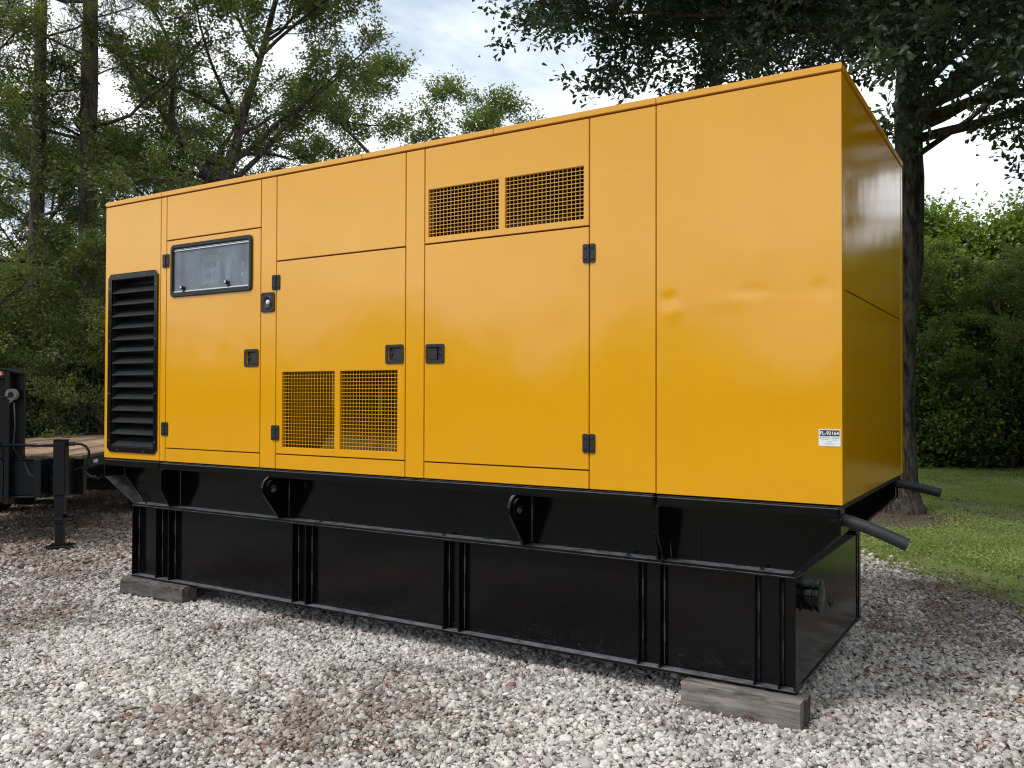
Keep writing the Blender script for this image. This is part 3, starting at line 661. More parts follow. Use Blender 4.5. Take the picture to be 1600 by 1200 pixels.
def lug(x):
    pts = [(0.1895, 0.768), (0.092, 0.768)]
    cy, cz, r_ = 0.015, 1.000, 0.088
    for k in range(11):
        th = math.radians(205-10.5*k); pts.append((cy+r_*math.cos(th), cz+r_*math.sin(th)))
    pts += [(0.03, 1.079), (0.1895, 1.079)]
    # plate with a pin hole: outline split into a ring round the hole
    n = 26; hole = [(cy+0.004+0.026*math.cos(2*PI*k/n), cz+0.026*math.sin(2*PI*k/n)) for k in range(n)]
    bm = bmesh.new()
    def ray_out(a):
        dy, dz = math.cos(a), math.sin(a); best = 9
        for i in range(len(pts)):
            (y0, z0), (y1, z1) = pts[i], pts[(i+1) % len(pts)]; ey, ez = y1-y0, z1-z0; den = dy*ez-dz*ey
            if abs(den) < 1e-9: continue
            t_ = ((y0-cy-0.004)*ez-(z0-cz)*ey)/den; u_ = ((y0-cy-0.004)*dz-(z0-cz)*dy)/den
            if t_ > 0 and -1e-6 <= u_ <= 1+1e-6: best = min(best, t_)
        return (cy+0.004+dy*best, cz+dz*best)
    angs = sorted({round(2*PI*k/60, 6) for k in range(60)} | {round(math.atan2(z-cz, y-cy-0.004) % (2*PI), 6) for y, z in pts})
    ring_poly(bm, [ray_out(a) for a in angs], [(cy+0.004+0.026*math.cos(a), cz+0.026*math.sin(a)) for a in angs], 0, x-0.010, x+0.010)
    o = finish(bm, 'lifting_lug', 'black_paint', W1)
    bm = bmesh.new(); a60 = [2*PI*k/28 for k in range(28)]
    ring_poly(bm, [(cy+0.004+0.066*math.cos(a), cz-0.002+0.066*math.sin(a)) for a in a60], [(cy+0.004+0.027*math.cos(a), cz-0.002+0.027*math.sin(a)) for a in a60], 0, x+0.0105, x+0.024)
    finish(bm, 'lug_boss', 'black_paint', W1, bevel=0.002)
    bm = bmesh.new(); tube(bm, [(x+0.012, 0.186, 0.775), (x+0.012, 0.186, 0.90), (x+0.014, 0.185, 0.91), (x+0.014, 0.185, 1.0), (x+0.012, 0.186, 1.01), (x+0.012, 0.186, 1.075)], [0.003, 0.003, 0.006, 0.006, 0.003, 0.003], 6); finish(bm, 'weld_seam', 'weld', W1)
lug(2.030); lug(4.157)
bm = bmesh.new(); ring_poly(bm, [(5.146, 0.770), (5.268, 0.770), (5.268, 0.951), (5.146, 0.951)], [(5.150, 0.774), (5.264, 0.774), (5.264, 0.947), (5.150, 0.947)], 1, 0.186, 0.1895); finish(bm, 'access_plate_edge', 'black_paint', W1)
bx('access_plate', 'black_paint', W1, 5.1505, 5.2635, 0.187, 0.1895, 0.7745, 0.9465)
# welds at the skid gussets and ends
bm = bmesh.new(); tube(bm, [(0.018, 0.186, 1.08), (0.018, 0.186, 0.99), (0.275, 0.186, 0.778)], 0.003, 6); finish(bm, 'weld_seam', 'weld', W1)
bm = bmesh.new(); tube(bm, [(0.776, 0.186, 1.07), (0.776, 0.186, 0.775)], 0.004, 6); finish(bm, 'weld_seam', 'weld', W1)
bm = bmesh.new(); tube(bm, [(5.080, 0.186, 0.90), (5.090, 0.186, 0.775)], 0.003, 6); finish(bm, 'weld_seam', 'weld', W1)

# --- fuel tank
bm = bmesh.new(); box(bm, 0.2775, 5.7935, 0.155, 1.8685, 0.161, 0.738)
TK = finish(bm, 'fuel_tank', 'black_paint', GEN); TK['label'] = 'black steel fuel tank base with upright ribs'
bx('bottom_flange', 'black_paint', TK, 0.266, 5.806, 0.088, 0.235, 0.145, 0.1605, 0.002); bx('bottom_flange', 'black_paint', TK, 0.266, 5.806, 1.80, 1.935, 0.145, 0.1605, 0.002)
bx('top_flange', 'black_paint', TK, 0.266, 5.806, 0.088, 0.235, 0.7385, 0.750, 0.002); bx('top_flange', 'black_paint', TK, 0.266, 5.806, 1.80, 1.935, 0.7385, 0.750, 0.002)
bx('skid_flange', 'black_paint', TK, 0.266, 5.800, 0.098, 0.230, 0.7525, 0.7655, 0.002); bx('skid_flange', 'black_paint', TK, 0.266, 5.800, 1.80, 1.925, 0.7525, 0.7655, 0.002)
bx('tank_bottom', 'black_matte', TK, 0.27, 5.80, 0.237, 1.798, 0.147, 0.158)
rib0 = None
for x in (0.272, 0.586, 0.752, 2.173, 2.310, 3.551, 3.674, 4.923, 5.055, 5.589, 5.716, 5.799):
    if rib0 is None:
        rib0 = bx('rib', 'black_paint', TK, x-0.005, x+0.005, 0.090, 0.1545, 0.161, 0.738, 0.0012); rc = WPOS[rib0.name]
        bm = bmesh.new(); tube(bm, [(x+0.008, 0.151, z) for z in (0.17, 0.29, 0.295, 0.40, 0.405, 0.53, 0.535, 0.64, 0.645, 0.73)], [0.0022, 0.0022, 0.0048, 0.0048, 0.0022, 0.0022, 0.0048, 0.0048, 0.0022, 0.0022], 6)
        w0 = finish(bm, 'weld_seam', 'weld', TK); wc = WPOS[w0.name]
    else:
        again(rib0, TK, rc+Vector((x-0.272, 0, 0)), 'rib')
        if x < 5.75: again(w0, TK, wc+Vector((x-0.272, 0, 0)), 'weld_seam')
for x in (0.272, 5.799): again(rib0, TK, (x, 1.900, rc.z), 'rib')
bolt0 = None
for x in (0.40, 0.80, 2.42, 3.53, 4.85, 5.03, 5.62):
    if bolt0 is None:
        bm = bmesh.new(); lathe(bm, [(0, 0.016), (0.002, 0.016), (0.002, 0.011), (0.010, 0.011), (0.010, 0)], (x, 0.13, 0.7657), (0, 0, 1), 6); bolt0 = finish(bm, 'flange_bolt', 'black_matte', TK); bc = WPOS[bolt0.name]
    else: again(bolt0, TK, bc+Vector((x-0.40, 0, 0)), 'flange_bolt')
# filler stub and small plug on the end
bm = bmesh.new(); lathe(bm, [(0, 0.092), (0.012, 0.092), (0.012, 0.082), (0.050, 0.082), (0.050, 0.087), (0.068, 0.087), (0.070, 0.080), (0.080, 0.080), (0.082, 0.086), (0.100, 0.086), (0.103, 0.078), (0.103, 0.0)], (5.7940, 0.270, 0.635), (1, 0, 0), 32)
fs = finish(bm, 'filler_stub', 'black_paint', TK, bevel=0.001); fs.data.set_sharp_from_angle(angle=0.5)
bm = bmesh.new(); lathe(bm, [(0, 0.034), (0.006, 0.032), (0.006, 0.018), (0.014, 0.016), (0.014, 0)], (5.7938, 1.00, 0.445), (1, 0, 0), 6)
finish(bm, 'drain_plug', 'black_matte', TK)
# drain hoses
for name, pts in (('drain_hose', [(5.98, 0.085, 1.085), (6.05, 0.085, 1.068), (6.14, 0.087, 1.043), (6.24, 0.092, 1.006), (6.335, 0.100, 0.966)]), ('drain_hose', [(5.98, 2.03, 1.098), (6.05, 2.03, 1.086), (6.16, 2.03, 1.066), (6.30, 2.03, 1.036)])):
    bm = bmesh.new(); tube(bm, pts, 0.031, 18, cap=False)
    # hollow end
    q = Vector(pts[-1]); dv = (q-Vector(pts[-2])).normalized(); lathe(bm, [(0, 0.031), (0.001, 0.023), (-0.06, 0.022), (-0.06, 0)], q, dv, 18)
    finish(bm, name, 'rubber', GEN, smooth=True).data.set_sharp_from_angle(angle=0.7)

# ------------------------------------------------------------------ timber blocks
def timber(x0, x1, y0, y1, z0, z1, label, seed, rough=0.004, bev=0.008, cat='timber', roll=0.0):
    r_ = random.Random(seed); bm = bmesh.new(); nx = 14
    sect = rrect(y0, y1, z0, z1, bev, 3)
    rings = []
    for i in range(nx+1):
        x = x0+(x1-x0)*i/nx; k = [(r_.gauss(0, rough*0.5), r_.gauss(0, rough*0.5)) for _ in sect]
        endk = r_.gauss(0, 0.003) if i in (0, nx) else 0
        rings.append([bm.verts.new((x+endk+(r_.gauss(0, 0.003) if i in (0, nx) else 0), s[0]+d[0], max(0.0, s[1]+d[1]) if s[1] < (z0+z1)/2 else min(z1, s[1]+d[1]))) for s, d in zip(sect, k)])
    n = len(sect)
    for i in range(nx):
        for k in range(n): bm.faces.new((rings[i][k], rings[i][(k+1) % n], rings[i+1][(k+1) % n], rings[i+1][k]))
    bm.faces.new(rings[0][::-1]); bm.faces.new(rings[-1])
    o = finish(bm, 'timber_block', 'timber_grey'); tag(o, label, cat, 'weathered timbers under the fuel tank'); return o
timber(5.222, 5.850, -0.020, 0.068, -0.006, 0.1445, 'front grey timber under the near right corner of the tank', 1)
timber(5.240, 5.862, 0.074, 0.160, -0.006, 0.1445, 'rear grey timber pressed behind the front one under the tank corner', 2)
timber(0.22, 1.02, 0.02, 0.165, -0.006, 0.1445, 'rounded grey timber under the far left end of the tank', 3, 0.010, 0.030)

# ------------------------------------------------------------------ flatbed trailer
TR = empty('flatbed_trailer', (-2.362, 1.283, 0.0), math.radians(38.6))
tag(TR, 'black flatbed trailer with brown plank deck and front jack behind the gravel', 'trailer')
WPOS[TR.name] = Vector((0, 0, 0))     # parts are laid out in the trailer's own axes
def tbx(name, mat, parent, *a, bevel=0.004): return bx(name, mat, parent, *a, bevel)
frame = tbx('front_beam', 'trailer_black', TR, -2.40, 0.0, 0.0, 0.10, 0.560, 0.952)
tbx('beam_cap', 'trailer_black', frame, -2.40, 0.004, -0.02, 0.12, 0.954, 0.972)
tbx('beam_flange', 'trailer_black', frame, -2.40, -0.35, -0.06, 0.09, 0.535, 0.557)
for a, c in ((-0.405, -0.325), (-0.170, -0.085)): tbx('jack_bracket', 'trailer_black', frame, a, c, -0.32, -0.022, 0.57, 0.985)
tbx('bracket_plate', 'trailer_black', frame, -0.323, -0.172, -0.10, -0.022, 0.60, 0.90)
tbx('side_rail', 'trailer_black', TR, -0.055, 0.0, 0.105, 5.6, 0.850, 0.975)
tbx('side_rail', 'trailer_black', TR, -2.40, -2.345, 0.105, 5.6, 0.850, 0.975)
tbx('rub_rail', 'trailer_black', TR, 0.004, 0.03, 0.105, 5.6, 0.872, 0.884)
for y in (0.45, 1.6, 2.9, 4.2):
    tbx('cross_member', 'trailer_black', TR, -2.34, -0.06, y, y+0.06, 0.83, 0.955)
for x in (-0.62, -1.78): tbx('main_beam', 'trailer_black', TR, x-0.04, x+0.04, 0.11, 5.6, 0.60, 0.828)
for k in range(4):
    r_ = tbx('reflector', 'reflector_red' if k % 2 else 'reflector_white', TR, 0.001, 0.0035, 0.30+k*0.62, 0.45+k*0.62, 0.895, 0.935, bevel=0)
pl0 = None; rnd = random.Random(8)
for k in range(16):
    x = -2.335+k*0.1425
    if pl0 is None:
        pl0 = tbx('deck_plank', 'deck_wood', TR, x, x+0.136, 0.125, 5.55, 0.960, 0.998, bevel=0.004); pc = WPOS[pl0.name]
    else: again(pl0, TR, pc+Vector((k*0.1425, 0, rnd.uniform(-0.002, 0.002))), 'deck_plank')
tbx('tail_plate', 'trailer_black', TR, -2.40, 0.0, 5.605, 5.68, 0.85, 1.005)
# headboard on the left of the front
hb = tbx('headboard', 'trailer_black', TR, -2.40, -0.660, 0.03, 0.09, 0.975, 1.930)
tbx('headboard_post', 'trailer_black', hb, -0.807, -0.752, -0.10, 0.022, 0.470, 1.955)
tbx('headboard_post', 'trailer_black', hb, -2.30, -2.19, -0.10, 0.022, 0.470, 1.955)
bm = bmesh.new(); extrude_poly(bm, [(-2.42, 1.985), (-0.78, 1.985), (-0.655, 1.945), (-0.655, 1.925), (-0.78, 1.957), (-2.42, 1.957)], 1, -0.13, 0.12); finish(bm, 'headboard_cap', 'trailer_black', hb, bevel=0.003)
tbx('hook_rail', 'trailer_black', hb, -2.18, -0.756, -0.125, -0.102, 1.652, 1.672)
tbx('reflector_tape', 'reflector_white', hb, -0.945, -0.838, -0.1035, -0.1005, 1.905, 1.952, bevel=0); tbx('reflector_tape', 'reflector_red', hb, -0.8375, -0.812, -0.1035, -0.1005, 1.905, 1.952, bevel=0)
tbx('reflector_tape', 'reflector_red', hb, -0.985, -0.946, -0.1035, -0.1005, 1.905, 1.952, bevel=0)
tbx('tape_backing', 'trailer_black', hb, -2.18, -0.809, -0.099, -0.03, 1.87, 1.955)
# perforated step plate: holes cut through
bm = bmesh.new(); hs = []
for i in range(15):
    for j in range(14): hs.append((-1.195+i*0.024, -1.195+i*0.024+0.008, 1.16+j*0.034, 1.16+j*0.034+0.010))
holed(bm, -1.24, -0.809, 1.12, 1.650, -0.085, -0.080, hs); finish(bm, 'perforated_plate', 'trailer_black', hb)
bm = bmesh.new(); extrude_poly(bm, [(-1.02, 1.40), (-0.985, 1.40), (-0.812, 1.06), (-0.812, 0.99), (-0.86, 0.99)], 1, -0.12, -0.102); finish(bm, 'brace', 'trailer_black', hb, bevel=0.002)
tbx('lower_box', 'trailer_black', frame, -2.18, -0.812, -0.10, -0.002, 0.49, 0.95)
# rolled strap on a winch
bm = bmesh.new(); lathe(bm, [(0, 0.030), (0, 0.066), (0.045, 0.066), (0.045, 0.056), (0.055, 0.056), (0.055, 0.030)], (-0.735, -0.06, 1.690), (0, -1, 0.0), 22); finish(bm, 'strap_roll', 'strap_grey', hb)
bm = bmesh.new(); tube(bm, [(-0.735, -0.02, 1.690), (-0.735, -0.125, 1.690)], 0.028, 12); finish(bm, 'winch_spool', 'trailer_black', hb)
bm = bmesh.new(); extrude_poly(bm, [(-0.70, 1.640), (-0.670, 1.690), (-0.676, 1.694), (-0.752, 1.608), (-0.752, 1.598)], 1, -0.112, -0.065); finish(bm, 'strap_tail', 'strap_grey', hb)
# landing jack
jk = bx('jack_post', 'trailer_black', TR, -0.152, -0.030, -0.46, -0.34, 0.600, 1.195, 0.006)
bx('jack_cap', 'trailer_black', jk, -0.158, -0.024, -0.466, -0.334, 1.196, 1.206, 0.003)
bx('jack_sleeve', 'trailer_black', jk, -0.140, -0.048, -0.448, -0.352, 0.30, 0.599, 0.004)
bx('jack_collar', 'trailer_black', jk, -0.146, -0.042, -0.454, -0.346, 0.33, 0.352, 0.003)
bx('jack_leg', 'trailer_black', jk, -0.132, -0.056, -0.440, -0.360, 0.063, 0.299, 0.004)
bx('jack_foot', 'trailer_black', jk, -0.215, 0.035, -0.520, -0.280, 0.048, 0.062, 0.003)
bm = bmesh.new(); tube(bm, [(-0.05, -0.40, 0.375), (0.055, -0.40, 0.378)], 0.020, 10); finish(bm, 'jack_pin', 'trailer_black', jk, smooth=True)
bm = bmesh.new(); tube(bm, [(0.055+0.042+0.042*math.cos(a), -0.40, 0.385+0.05*math.sin(a)) for a in [PI-0.3-k*0.4 for k in range(9)]], 0.006, 6); finish(bm, 'pin_ring', 'trailer_black', jk)
def jp(px, py): return ((px-97)/143.8-0.09, -0.40, 1.683-(py-620)/143.8)
bm = bmesh.new(); tube(bm, [jp(*q) for q in ((105, 696), (117, 695.5), (127, 696.5), (134, 700), (138, 707), (138.5, 714), (135, 724), (131.5, 732), (131, 738), (134, 743), (141, 747), (153, 750.5))], 0.015, 8); finish(bm, 'crank_handle', 'trailer_black', jk, smooth=True)
bm = bmesh.new(); tube(bm, [jp(106, 696), jp(117, 695.5)], 0.022, 8); finish(bm, 'crank_socket', 'trailer_black', jk)
bm = bmesh.new(); tube(bm, [(-0.80, -0.13, 1.13), (-0.45, -0.24, 1.135), (-0.154, -0.40, 1.140)], 0.018, 8); finish(bm, 'jack_shaft', 'trailer_black', jk, smooth=True)
for pts in ([(-0.62, -0.03, 0.93), (-0.55, -0.07, 0.80), (-0.40, -0.12, 0.72), (-0.20, -0.10, 0.78), (-0.05, -0.03, 0.86), (0.02, 0.02, 0.86)], [(-0.70, -0.11, 1.60), (-0.68, -0.13, 1.35), (-0.70, -0.12, 1.10), (-0.62, -0.10, 0.95)]):
    bm = bmesh.new(); tube(bm, pts, 0.007, 6); finish(bm, 'cable', 'rubber', TR, smooth=True)
# wheels below the deck
def wheel(x, y, r_=0.36, w=0.24):
    bm = bmesh.new(); lathe(bm, [(-w/2, r_*0.55), (-w/2, r_*0.90), (-w*0.38, r_), (w*0.38, r_), (w/2, r_*0.90), (w/2, r_*0.55)], (x, y, r_), (1, 0, 0), 28)
    o = finish(bm, 'wheel', 'tyre_rubber', TR, smooth=True); o.data.set_sharp_from_angle(angle=0.6)
    bm = bmesh.new(); lathe(bm, [(w*0.20, 0.0), (w*0.20, r_*0.20), (w*0.10, r_*0.42), (w*0.42, r_*0.56), (w*0.46, r_*0.56)], (x, y, r_), (1, 0, 0), 24); finish(bm, 'rim', 'panel_grey', o, smooth=True)
for y in (2.9, 3.75):
    for x in (-0.20, -2.20): wheel(x, y)
    bx('axle', 'trailer_black', TR, -2.1, -0.3, y-0.04, y+0.04, 0.32, 0.40)

# ------------------------------------------------------------------ trees
def polyline(rng, p, d, length, n, wig, trop=0.0):
    P = [np.array(p, float)]; d = np.array(d, float); d /= np.linalg.norm(d)
    for i in range(n):
        d = d+rng.normal(0, wig, 3)+np.array([0, 0, trop]); d /= np.linalg.norm(d)
        P.append(P[-1]+d*length/n)
    return np.array(P)
def tubes_np(items):
    """items: (pts, radii, sides) -> V, F"""
    Vs, Fs, off = [], [], 0
    for pts, rad, s in items:
        n = len(pts); tg = np.gradient(pts, axis=0); tg /= np.linalg.norm(tg, axis=1)[:, None]+1e-9
        a = np.where(np.abs(tg[:, 2:3]) < 0.9, np.array([[0, 0, 1.0]]), np.array([[1.0, 0, 0]]))
        if len({bool(q) for q in np.abs(tg[:, 2]) < 0.9}) > 1: a = np.tile(np.array([[0.3, 0.7, 0.64]]), (n, 1))
        u = np.cross(tg, a); u /= np.linalg.norm(u, axis=1)[:, None]+1e-9; w = np.cross(tg, u)
        th = np.arange(s)*2*PI/s
        V = pts[:, None, :]+np.asarray(rad)[:, None, None]*(u[:, None, :]*np.cos(th)[None, :, None]+w[:, None, :]*np.sin(th)[None, :, None])
        Vs.append(V.reshape(-1, 3))
        i, k = np.meshgrid(np.arange(n-1), np.arange(s), indexing='ij'); k2 = (k+1) % s
        Fs.append(np.stack([i*s+k, i*s+k2, (i+1)*s+k2, (i+1)*s+k], -1).reshape(-1, 4)+off); off += n*s
    return np.concatenate(Vs), np.concatenate(Fs)
def unit(a): return a/(np.linalg.norm(a, axis=-1, keepdims=True)+1e-9)
def leaves_np(rng, B, Dv, Nv, ln, wd, fold=0.12, blunt=False):
    """B base, Dv direction, Nv facing -> quads"""
    n = len(B); Dv = unit(Dv); S = unit(np.cross(Nv, Dv)); Nn = np.cross(Dv, S)
    l = ln*rng.uniform(0.65, 1.2, (n, 1)); w = wd*rng.uniform(0.7, 1.15, (n, 1))
    if blunt:
        a_, c_ = B+Dv*l*0.40, B+Dv*l*0.80; f_ = Nn*w*fold
        V = np.stack([B, a_+S*w*0.34+f_, c_+S*w*0.50+f_*1.5, B+Dv*l-Nn*l*0.06, c_-S*w*0.50+f_*1.5, a_-S*w*0.34+f_], 1).reshape(-1, 3)
        return V, np.arange(6*n).reshape(-1, 6)
    mid = B+Dv*l*0.55
    V = np.stack([B, mid+S*w*0.5+Nn*w*fold*2, B+Dv*l-Nn*l*0.08, mid-S*w*0.5+Nn*w*fold*2], 1).reshape(-1, 3)
    return V, np.arange(4*n).reshape(-1, 4)
def spray(rng, tw, per, ln, wd, jit, upw=0.9, spread=0.9, blunt=False):
    """leaves along twigs; tw: list of (p0, p1)"""
    A = np.array([t_[0] for t_ in tw]); Bq = np.array([t_[1] for t_ in tw])
    i = np.repeat(np.arange(len(A)), per); u = rng.uniform(0.05, 1.0, (len(i), 1))
    P = A[i]+(Bq[i]-A[i])*u+rng.normal(0, jit, (len(i), 3))
    D = unit(Bq[i]-A[i])*0.6+rng.normal(0, spread, (len(i), 3))*np.array([1, 1, 0.7])
    Nv = np.array([0, 0, upw])+rng.normal(0, 0.55, (len(i), 3))
    return leaves_np(rng, P, D, Nv, ln, wd, blunt=blunt)
def build_tree(seed, trunk, trad, brs, nsub=8, ntw=6, per=40, ln=0.09, wd=0.04, twl=0.5, jit=0.07, subr=0.45, trop=0.0, droop=-0.02, wig=0.10, brk=0.016, tsides=14, blunt=False, extra=()):
    """trunk pts/radii and main branches (height fraction along trunk, azimuth, rise, length) -> trunk mesh arrays, leaf arrays"""
    rng = np.random.default_rng(seed); trunk = np.array(trunk, float); trad = np.array(trad, float)
    tt = np.linspace(0, 1, len(trunk)); tf = np.linspace(0, 1, len(trunk)*4)
    tp = np.stack([np.interp(tf, tt, trunk[:, k]) for k in range(3)], 1); tr_ = np.interp(tf, tt, trad)
    items = [(tp, tr_*(1+rng.normal(0, 0.03, len(tr_))), tsides)]; tw = []
    def at(f): return np.array([np.interp(f, tt, trunk[:, k]) for k in range(3)]), np.interp(f, tt, trad)
    for br in brs:
        f, az, rise, ln_b = br[:4]
        p0, r0 = at(f); d = np.array([math.cos(az), math.sin(az), rise])
        n = max(6, int(ln_b/0.45)); pl = polyline(rng, p0, d, ln_b, n, wig, trop)
        rb = min(r0*0.62, brk*ln_b+0.006); rad = np.linspace(rb, 0.012, n+1); items.append((pl, rad, 6))
        for s in range(nsub):
            u = 0.22+0.78*(s+rng.uniform(0, 1))/nsub; k = min(n-1, int(u*n)); q = pl[k]+(pl[k+1]-pl[k])*(u*n-k)
            dm = unit(pl[k+1]-pl[k]); side = unit(np.cross(dm, [0, 0, 1]))*(1 if s % 2 else -1)
            sl_ = ln_b*subr*(1.15-0.7*u)*rng.uniform(0.7, 1.25); sd = dm*0.6+side*rng.uniform(0.4, 1.0)+np.array([0, 0, rng.normal(0.12, 0.30)])
            m = max(4, int(sl_/0.3)); sp_ = polyline(rng, q, sd, sl_, m, wig*1.3, droop); items.append((sp_, np.linspace(max(0.008, rb*0.35*(1.1-u)), 0.005, m+1), 4))
            for w in range(ntw):
                v = 0.15+0.85*(w+rng.uniform(0, 1))/ntw; j = min(m-1, int(v*m)); e = sp_[j]+(sp_[j+1]-sp_[j])*(v*m-j)
                td = unit(sp_[j+1]-sp_[j])*0.7+rng.normal(0, 0.55, 3)+np.array([0, 0, 0.10]); tl = twl*rng.uniform(0.6, 1.3)
                e2 = e+unit(td)*tl; tw.append((e, e2)); items.append((np.array([e, (e+e2)/2+rng.normal(0, 0.02, 3), e2]), np.array([0.0055, 0.004, 0.002]), 3))
    items += list(extra)
    V, F = tubes_np(items)
    LV_, LF = spray(rng, tw, per, ln, wd, jit, blunt=blunt)
    return (V, F), (LV_, LF)
def tree_meshes(name, data, bk, lf, crown_mat_name='crown'):
    (V, F), (LVv, LF) = data
    return np_mesh('trunk', V, F, bk, True), np_mesh('crown', LVv, LF, lf)
def place(name, meshes, loc, rz, sc, label, cat, group=None, crown_name='crown', trunk_name='trunk'):
    r_ = empty(name, (loc[0], loc[1], loc[2] if len(loc) > 2 else 0.0), rz, sc); tag(r_, label, cat, group)
    for me, nm in zip(meshes, (trunk_name, crown_name)):
        o = bpy.data.objects.new(nm, me); COL.objects.link(o); o.parent = r_
    return r_
rg = np.random.default_rng(11)
# the oak beside the generator
brs = []
for k in range(34):
    f = 0.665+0.25*((k*0.618) % 1.0); az = k*2.399+rg.normal(0, 0.2); lf_ = max(0.0, math.cos(az-math.radians(211.7))); rt_ = max(0.0, math.cos(az-math.radians(-5)))
    brs.append((f, az, 0.20+0.08*lf_-0.04*rt_+1.1*(f-0.665)+rg.normal(0, 0.08), (6.0-5.5*(f-0.665))*rg.uniform(0.85, 1.1)))
brs += [(0.645, math.radians(32), 0.62, 3.8), (0.68, math.radians(-62), 0.24, 5.4), (0.68, math.radians(-40), 0.22, 5.6), (0.69, math.radians(-85), 0.26, 5.4)]
trunk_R = [(0, 0, -0.1), (0.01, 0, 0.15), (0.02, 0.01, 0.45), (0.02, 0.02, 1.5), (0.03, 0.03, 2.6), (0.08, 0.05, 3.3), (0.12, 0.07, 4.5), (0.10, 0.07, 6.0), (0.16, 0.05, 7.5), (0.12, 0.10, 9.3), (0.16, 0.2, 11.0)]
oakR = build_tree(21, trunk_R, [0.40, 0.28, 0.20, 0.165, 0.165, 0.18, 0.195, 0.19, 0.17, 0.11, 0.04], brs, nsub=11, ntw=8, per=46, ln=0.120, wd=0.062, twl=0.65, jit=0.10, subr=0.42, droop=-0.03, trop=-0.012, wig=0.10, tsides=22, brk=0.0115, blunt=True, extra=[(np.array([(0.10, 0.02, 2.7), (0.17, 0.09, 3.25), (0.22, 0.11, 3.6), (0.235, 0.13, 4.3), (0.22, 0.13, 5.1), (0.16, 0.09, 5.7)]), np.array([0.04, 0.065, 0.080, 0.065, 0.06, 0.03]), 10)])
oak_me = tree_meshes('oak', oakR, 'bark_oak', 'leaf_live')
place('oak_tree', oak_me, (12.6, 6.6), 2.6, 0.95, 'oak to the right of the yard, its leaves hanging into the top right corner', 'tree')
place('oak_tree', oak_me, (5.10, 9.33), 0.0, 1.0, 'big dark green oak rising behind the right end of the generator', 'tree')
# forked oak behind the left of the roof
trunk_M = [(0, 0, -0.1), (0, 0, 0.4), (0.05, 0, 2.5), (0.0, 0.05, 4.6), (0.1, 0.0, 6.0), (0.35, 0.25, 7.4), (0.75, 0.5, 9.2), (1.1, 0.8, 11.2), (1.2, 0.9, 12.6)]
brs = [(0.50, PI*1.16, 1.15, 5.4), (0.50, 2.3, 1.3, 4.6), (0.55, 0.55, 1.1, 4.0)]
for k in range(26):
    f = 0.42+0.55*rg.uniform(); brs.append((f, k*2.399+rg.normal(0, 0.2), 0.22+rg.normal(0, 0.18)+0.35*f, 4.3*(1.35-f)*rg.uniform(0.8, 1.15)))
oakM = build_tree(22, trunk_M, [0.28, 0.20, 0.17, 0.15, 0.13, 0.085, 0.062, 0.045, 0.02], brs, nsub=9, ntw=7, per=42, ln=0.095, wd=0.045, twl=0.5, jit=0.07, droop=0.0, wig=0.13)
place('oak_tree', tree_meshes('oakm', oakM, 'bark_oak', 'leaf_olive'), (-7.79, 7.59), 0.3, 1.0, 'forked oak with sparse olive leaves above the left half of the roof', 'tree')
# shared broadleaf kinds
def kind_tree(seed, h, cb, n, br_len, **kw):
    r2 = np.random.default_rng(seed); tk = [(0, 0, -0.1), (0, 0, 0.3)]+[(r2.normal(0, 0.10)*i, r2.normal(0, 0.10)*i, h*i/6) for i in range(1, 7)]
    b_ = []
    for k in range(n):
        f = cb+(0.98-cb)*(k+r2.uniform())/n; b_.append((f, k*2.399+r2.normal(0, 0.3), 0.35+r2.normal(0, 0.2)+0.3*(f-cb), br_len*(1.25-0.8*(f-cb)/(1-cb))*r2.uniform(0.75, 1.2)))
    return build_tree(seed, tk, [0.024*h, 0.018*h]+[0.016*h*(1-i/6.4) for i in range(1, 7)], b_, **kw)
kA = tree_meshes('ka', kind_tree(31, 10.5, 0.16, 24, 2.9, nsub=8, ntw=6, per=27, ln=0.10, wd=0.05, twl=0.5, jit=0.08), 'bark_oak', 'leaf_olive')
kB = tree_meshes('kb', kind_tree(32, 11.0, 0.34, 20, 2.8, nsub=8, ntw=6, per=32, ln=0.11, wd=0.055, twl=0.5, jit=0.09), 'bark_oak', 'leaf_bright')
kC = tree_meshes('kc', kind_tree(33, 8.0, 0.10, 24, 2.6, nsub=8, ntw=6, per=36, ln=0.10, wd=0.05, twl=0.45, jit=0.08), 'bark_oak', 'leaf_olive')
place('broadleaf_tree', kB, (-9.56, 14.73), 0.4, 1.05, 'light green tree behind the roof right of the forked oak', 'tree', 'trees behind the generator')
place('broadleaf_tree', kB, (-8.79, 18.73), 2.4, 1.05, 'small green treetop showing over the middle of the roof', 'tree', 'trees behind the generator')
place('broadleaf_tree', kA, (-14.5, 10.49), 1.1, 1.05, 'olive tree far behind the forked oak and the pines', 'tree', 'trees behind the trailer')
place('broadleaf_tree', kA, (-9.0, 3.0), 2.2, 0.88, 'leafy tree at the left edge behind the trailer', 'tree', 'trees behind the trailer')
place('broadleaf_tree', kC, (-13.0, 6.6), 0.7, 1.0, 'dark leafy tree seen between the two pine trunks', 'tree', 'trees behind the trailer')
place('broadleaf_tree', kC, (-7.35, 4.75), 3.9, 0.58, 'dark low tree beside the left end of the generator', 'tree', 'trees behind the trailer')
EL, EG = 'tree out of view to the right, added to shade and reflect in the end panel', 'unseen trees added for shade and reflections on the end panel'  # out-of-view trees added to darken the end panel and break up its reflection
for i, (x, y, k_, s_) in enumerate(((9.8, 15.6, kB, 0.85), (16.0, 12.5, kB, 1.0), (17.0, 8.0, kA, 1.0), (16.5, 3.0, kC, 1.25), (15.5, -3.5, kA, 1.05))):
    place('broadleaf_tree', k_, (x, y), i*1.3, s_, EL, 'tree', EG)
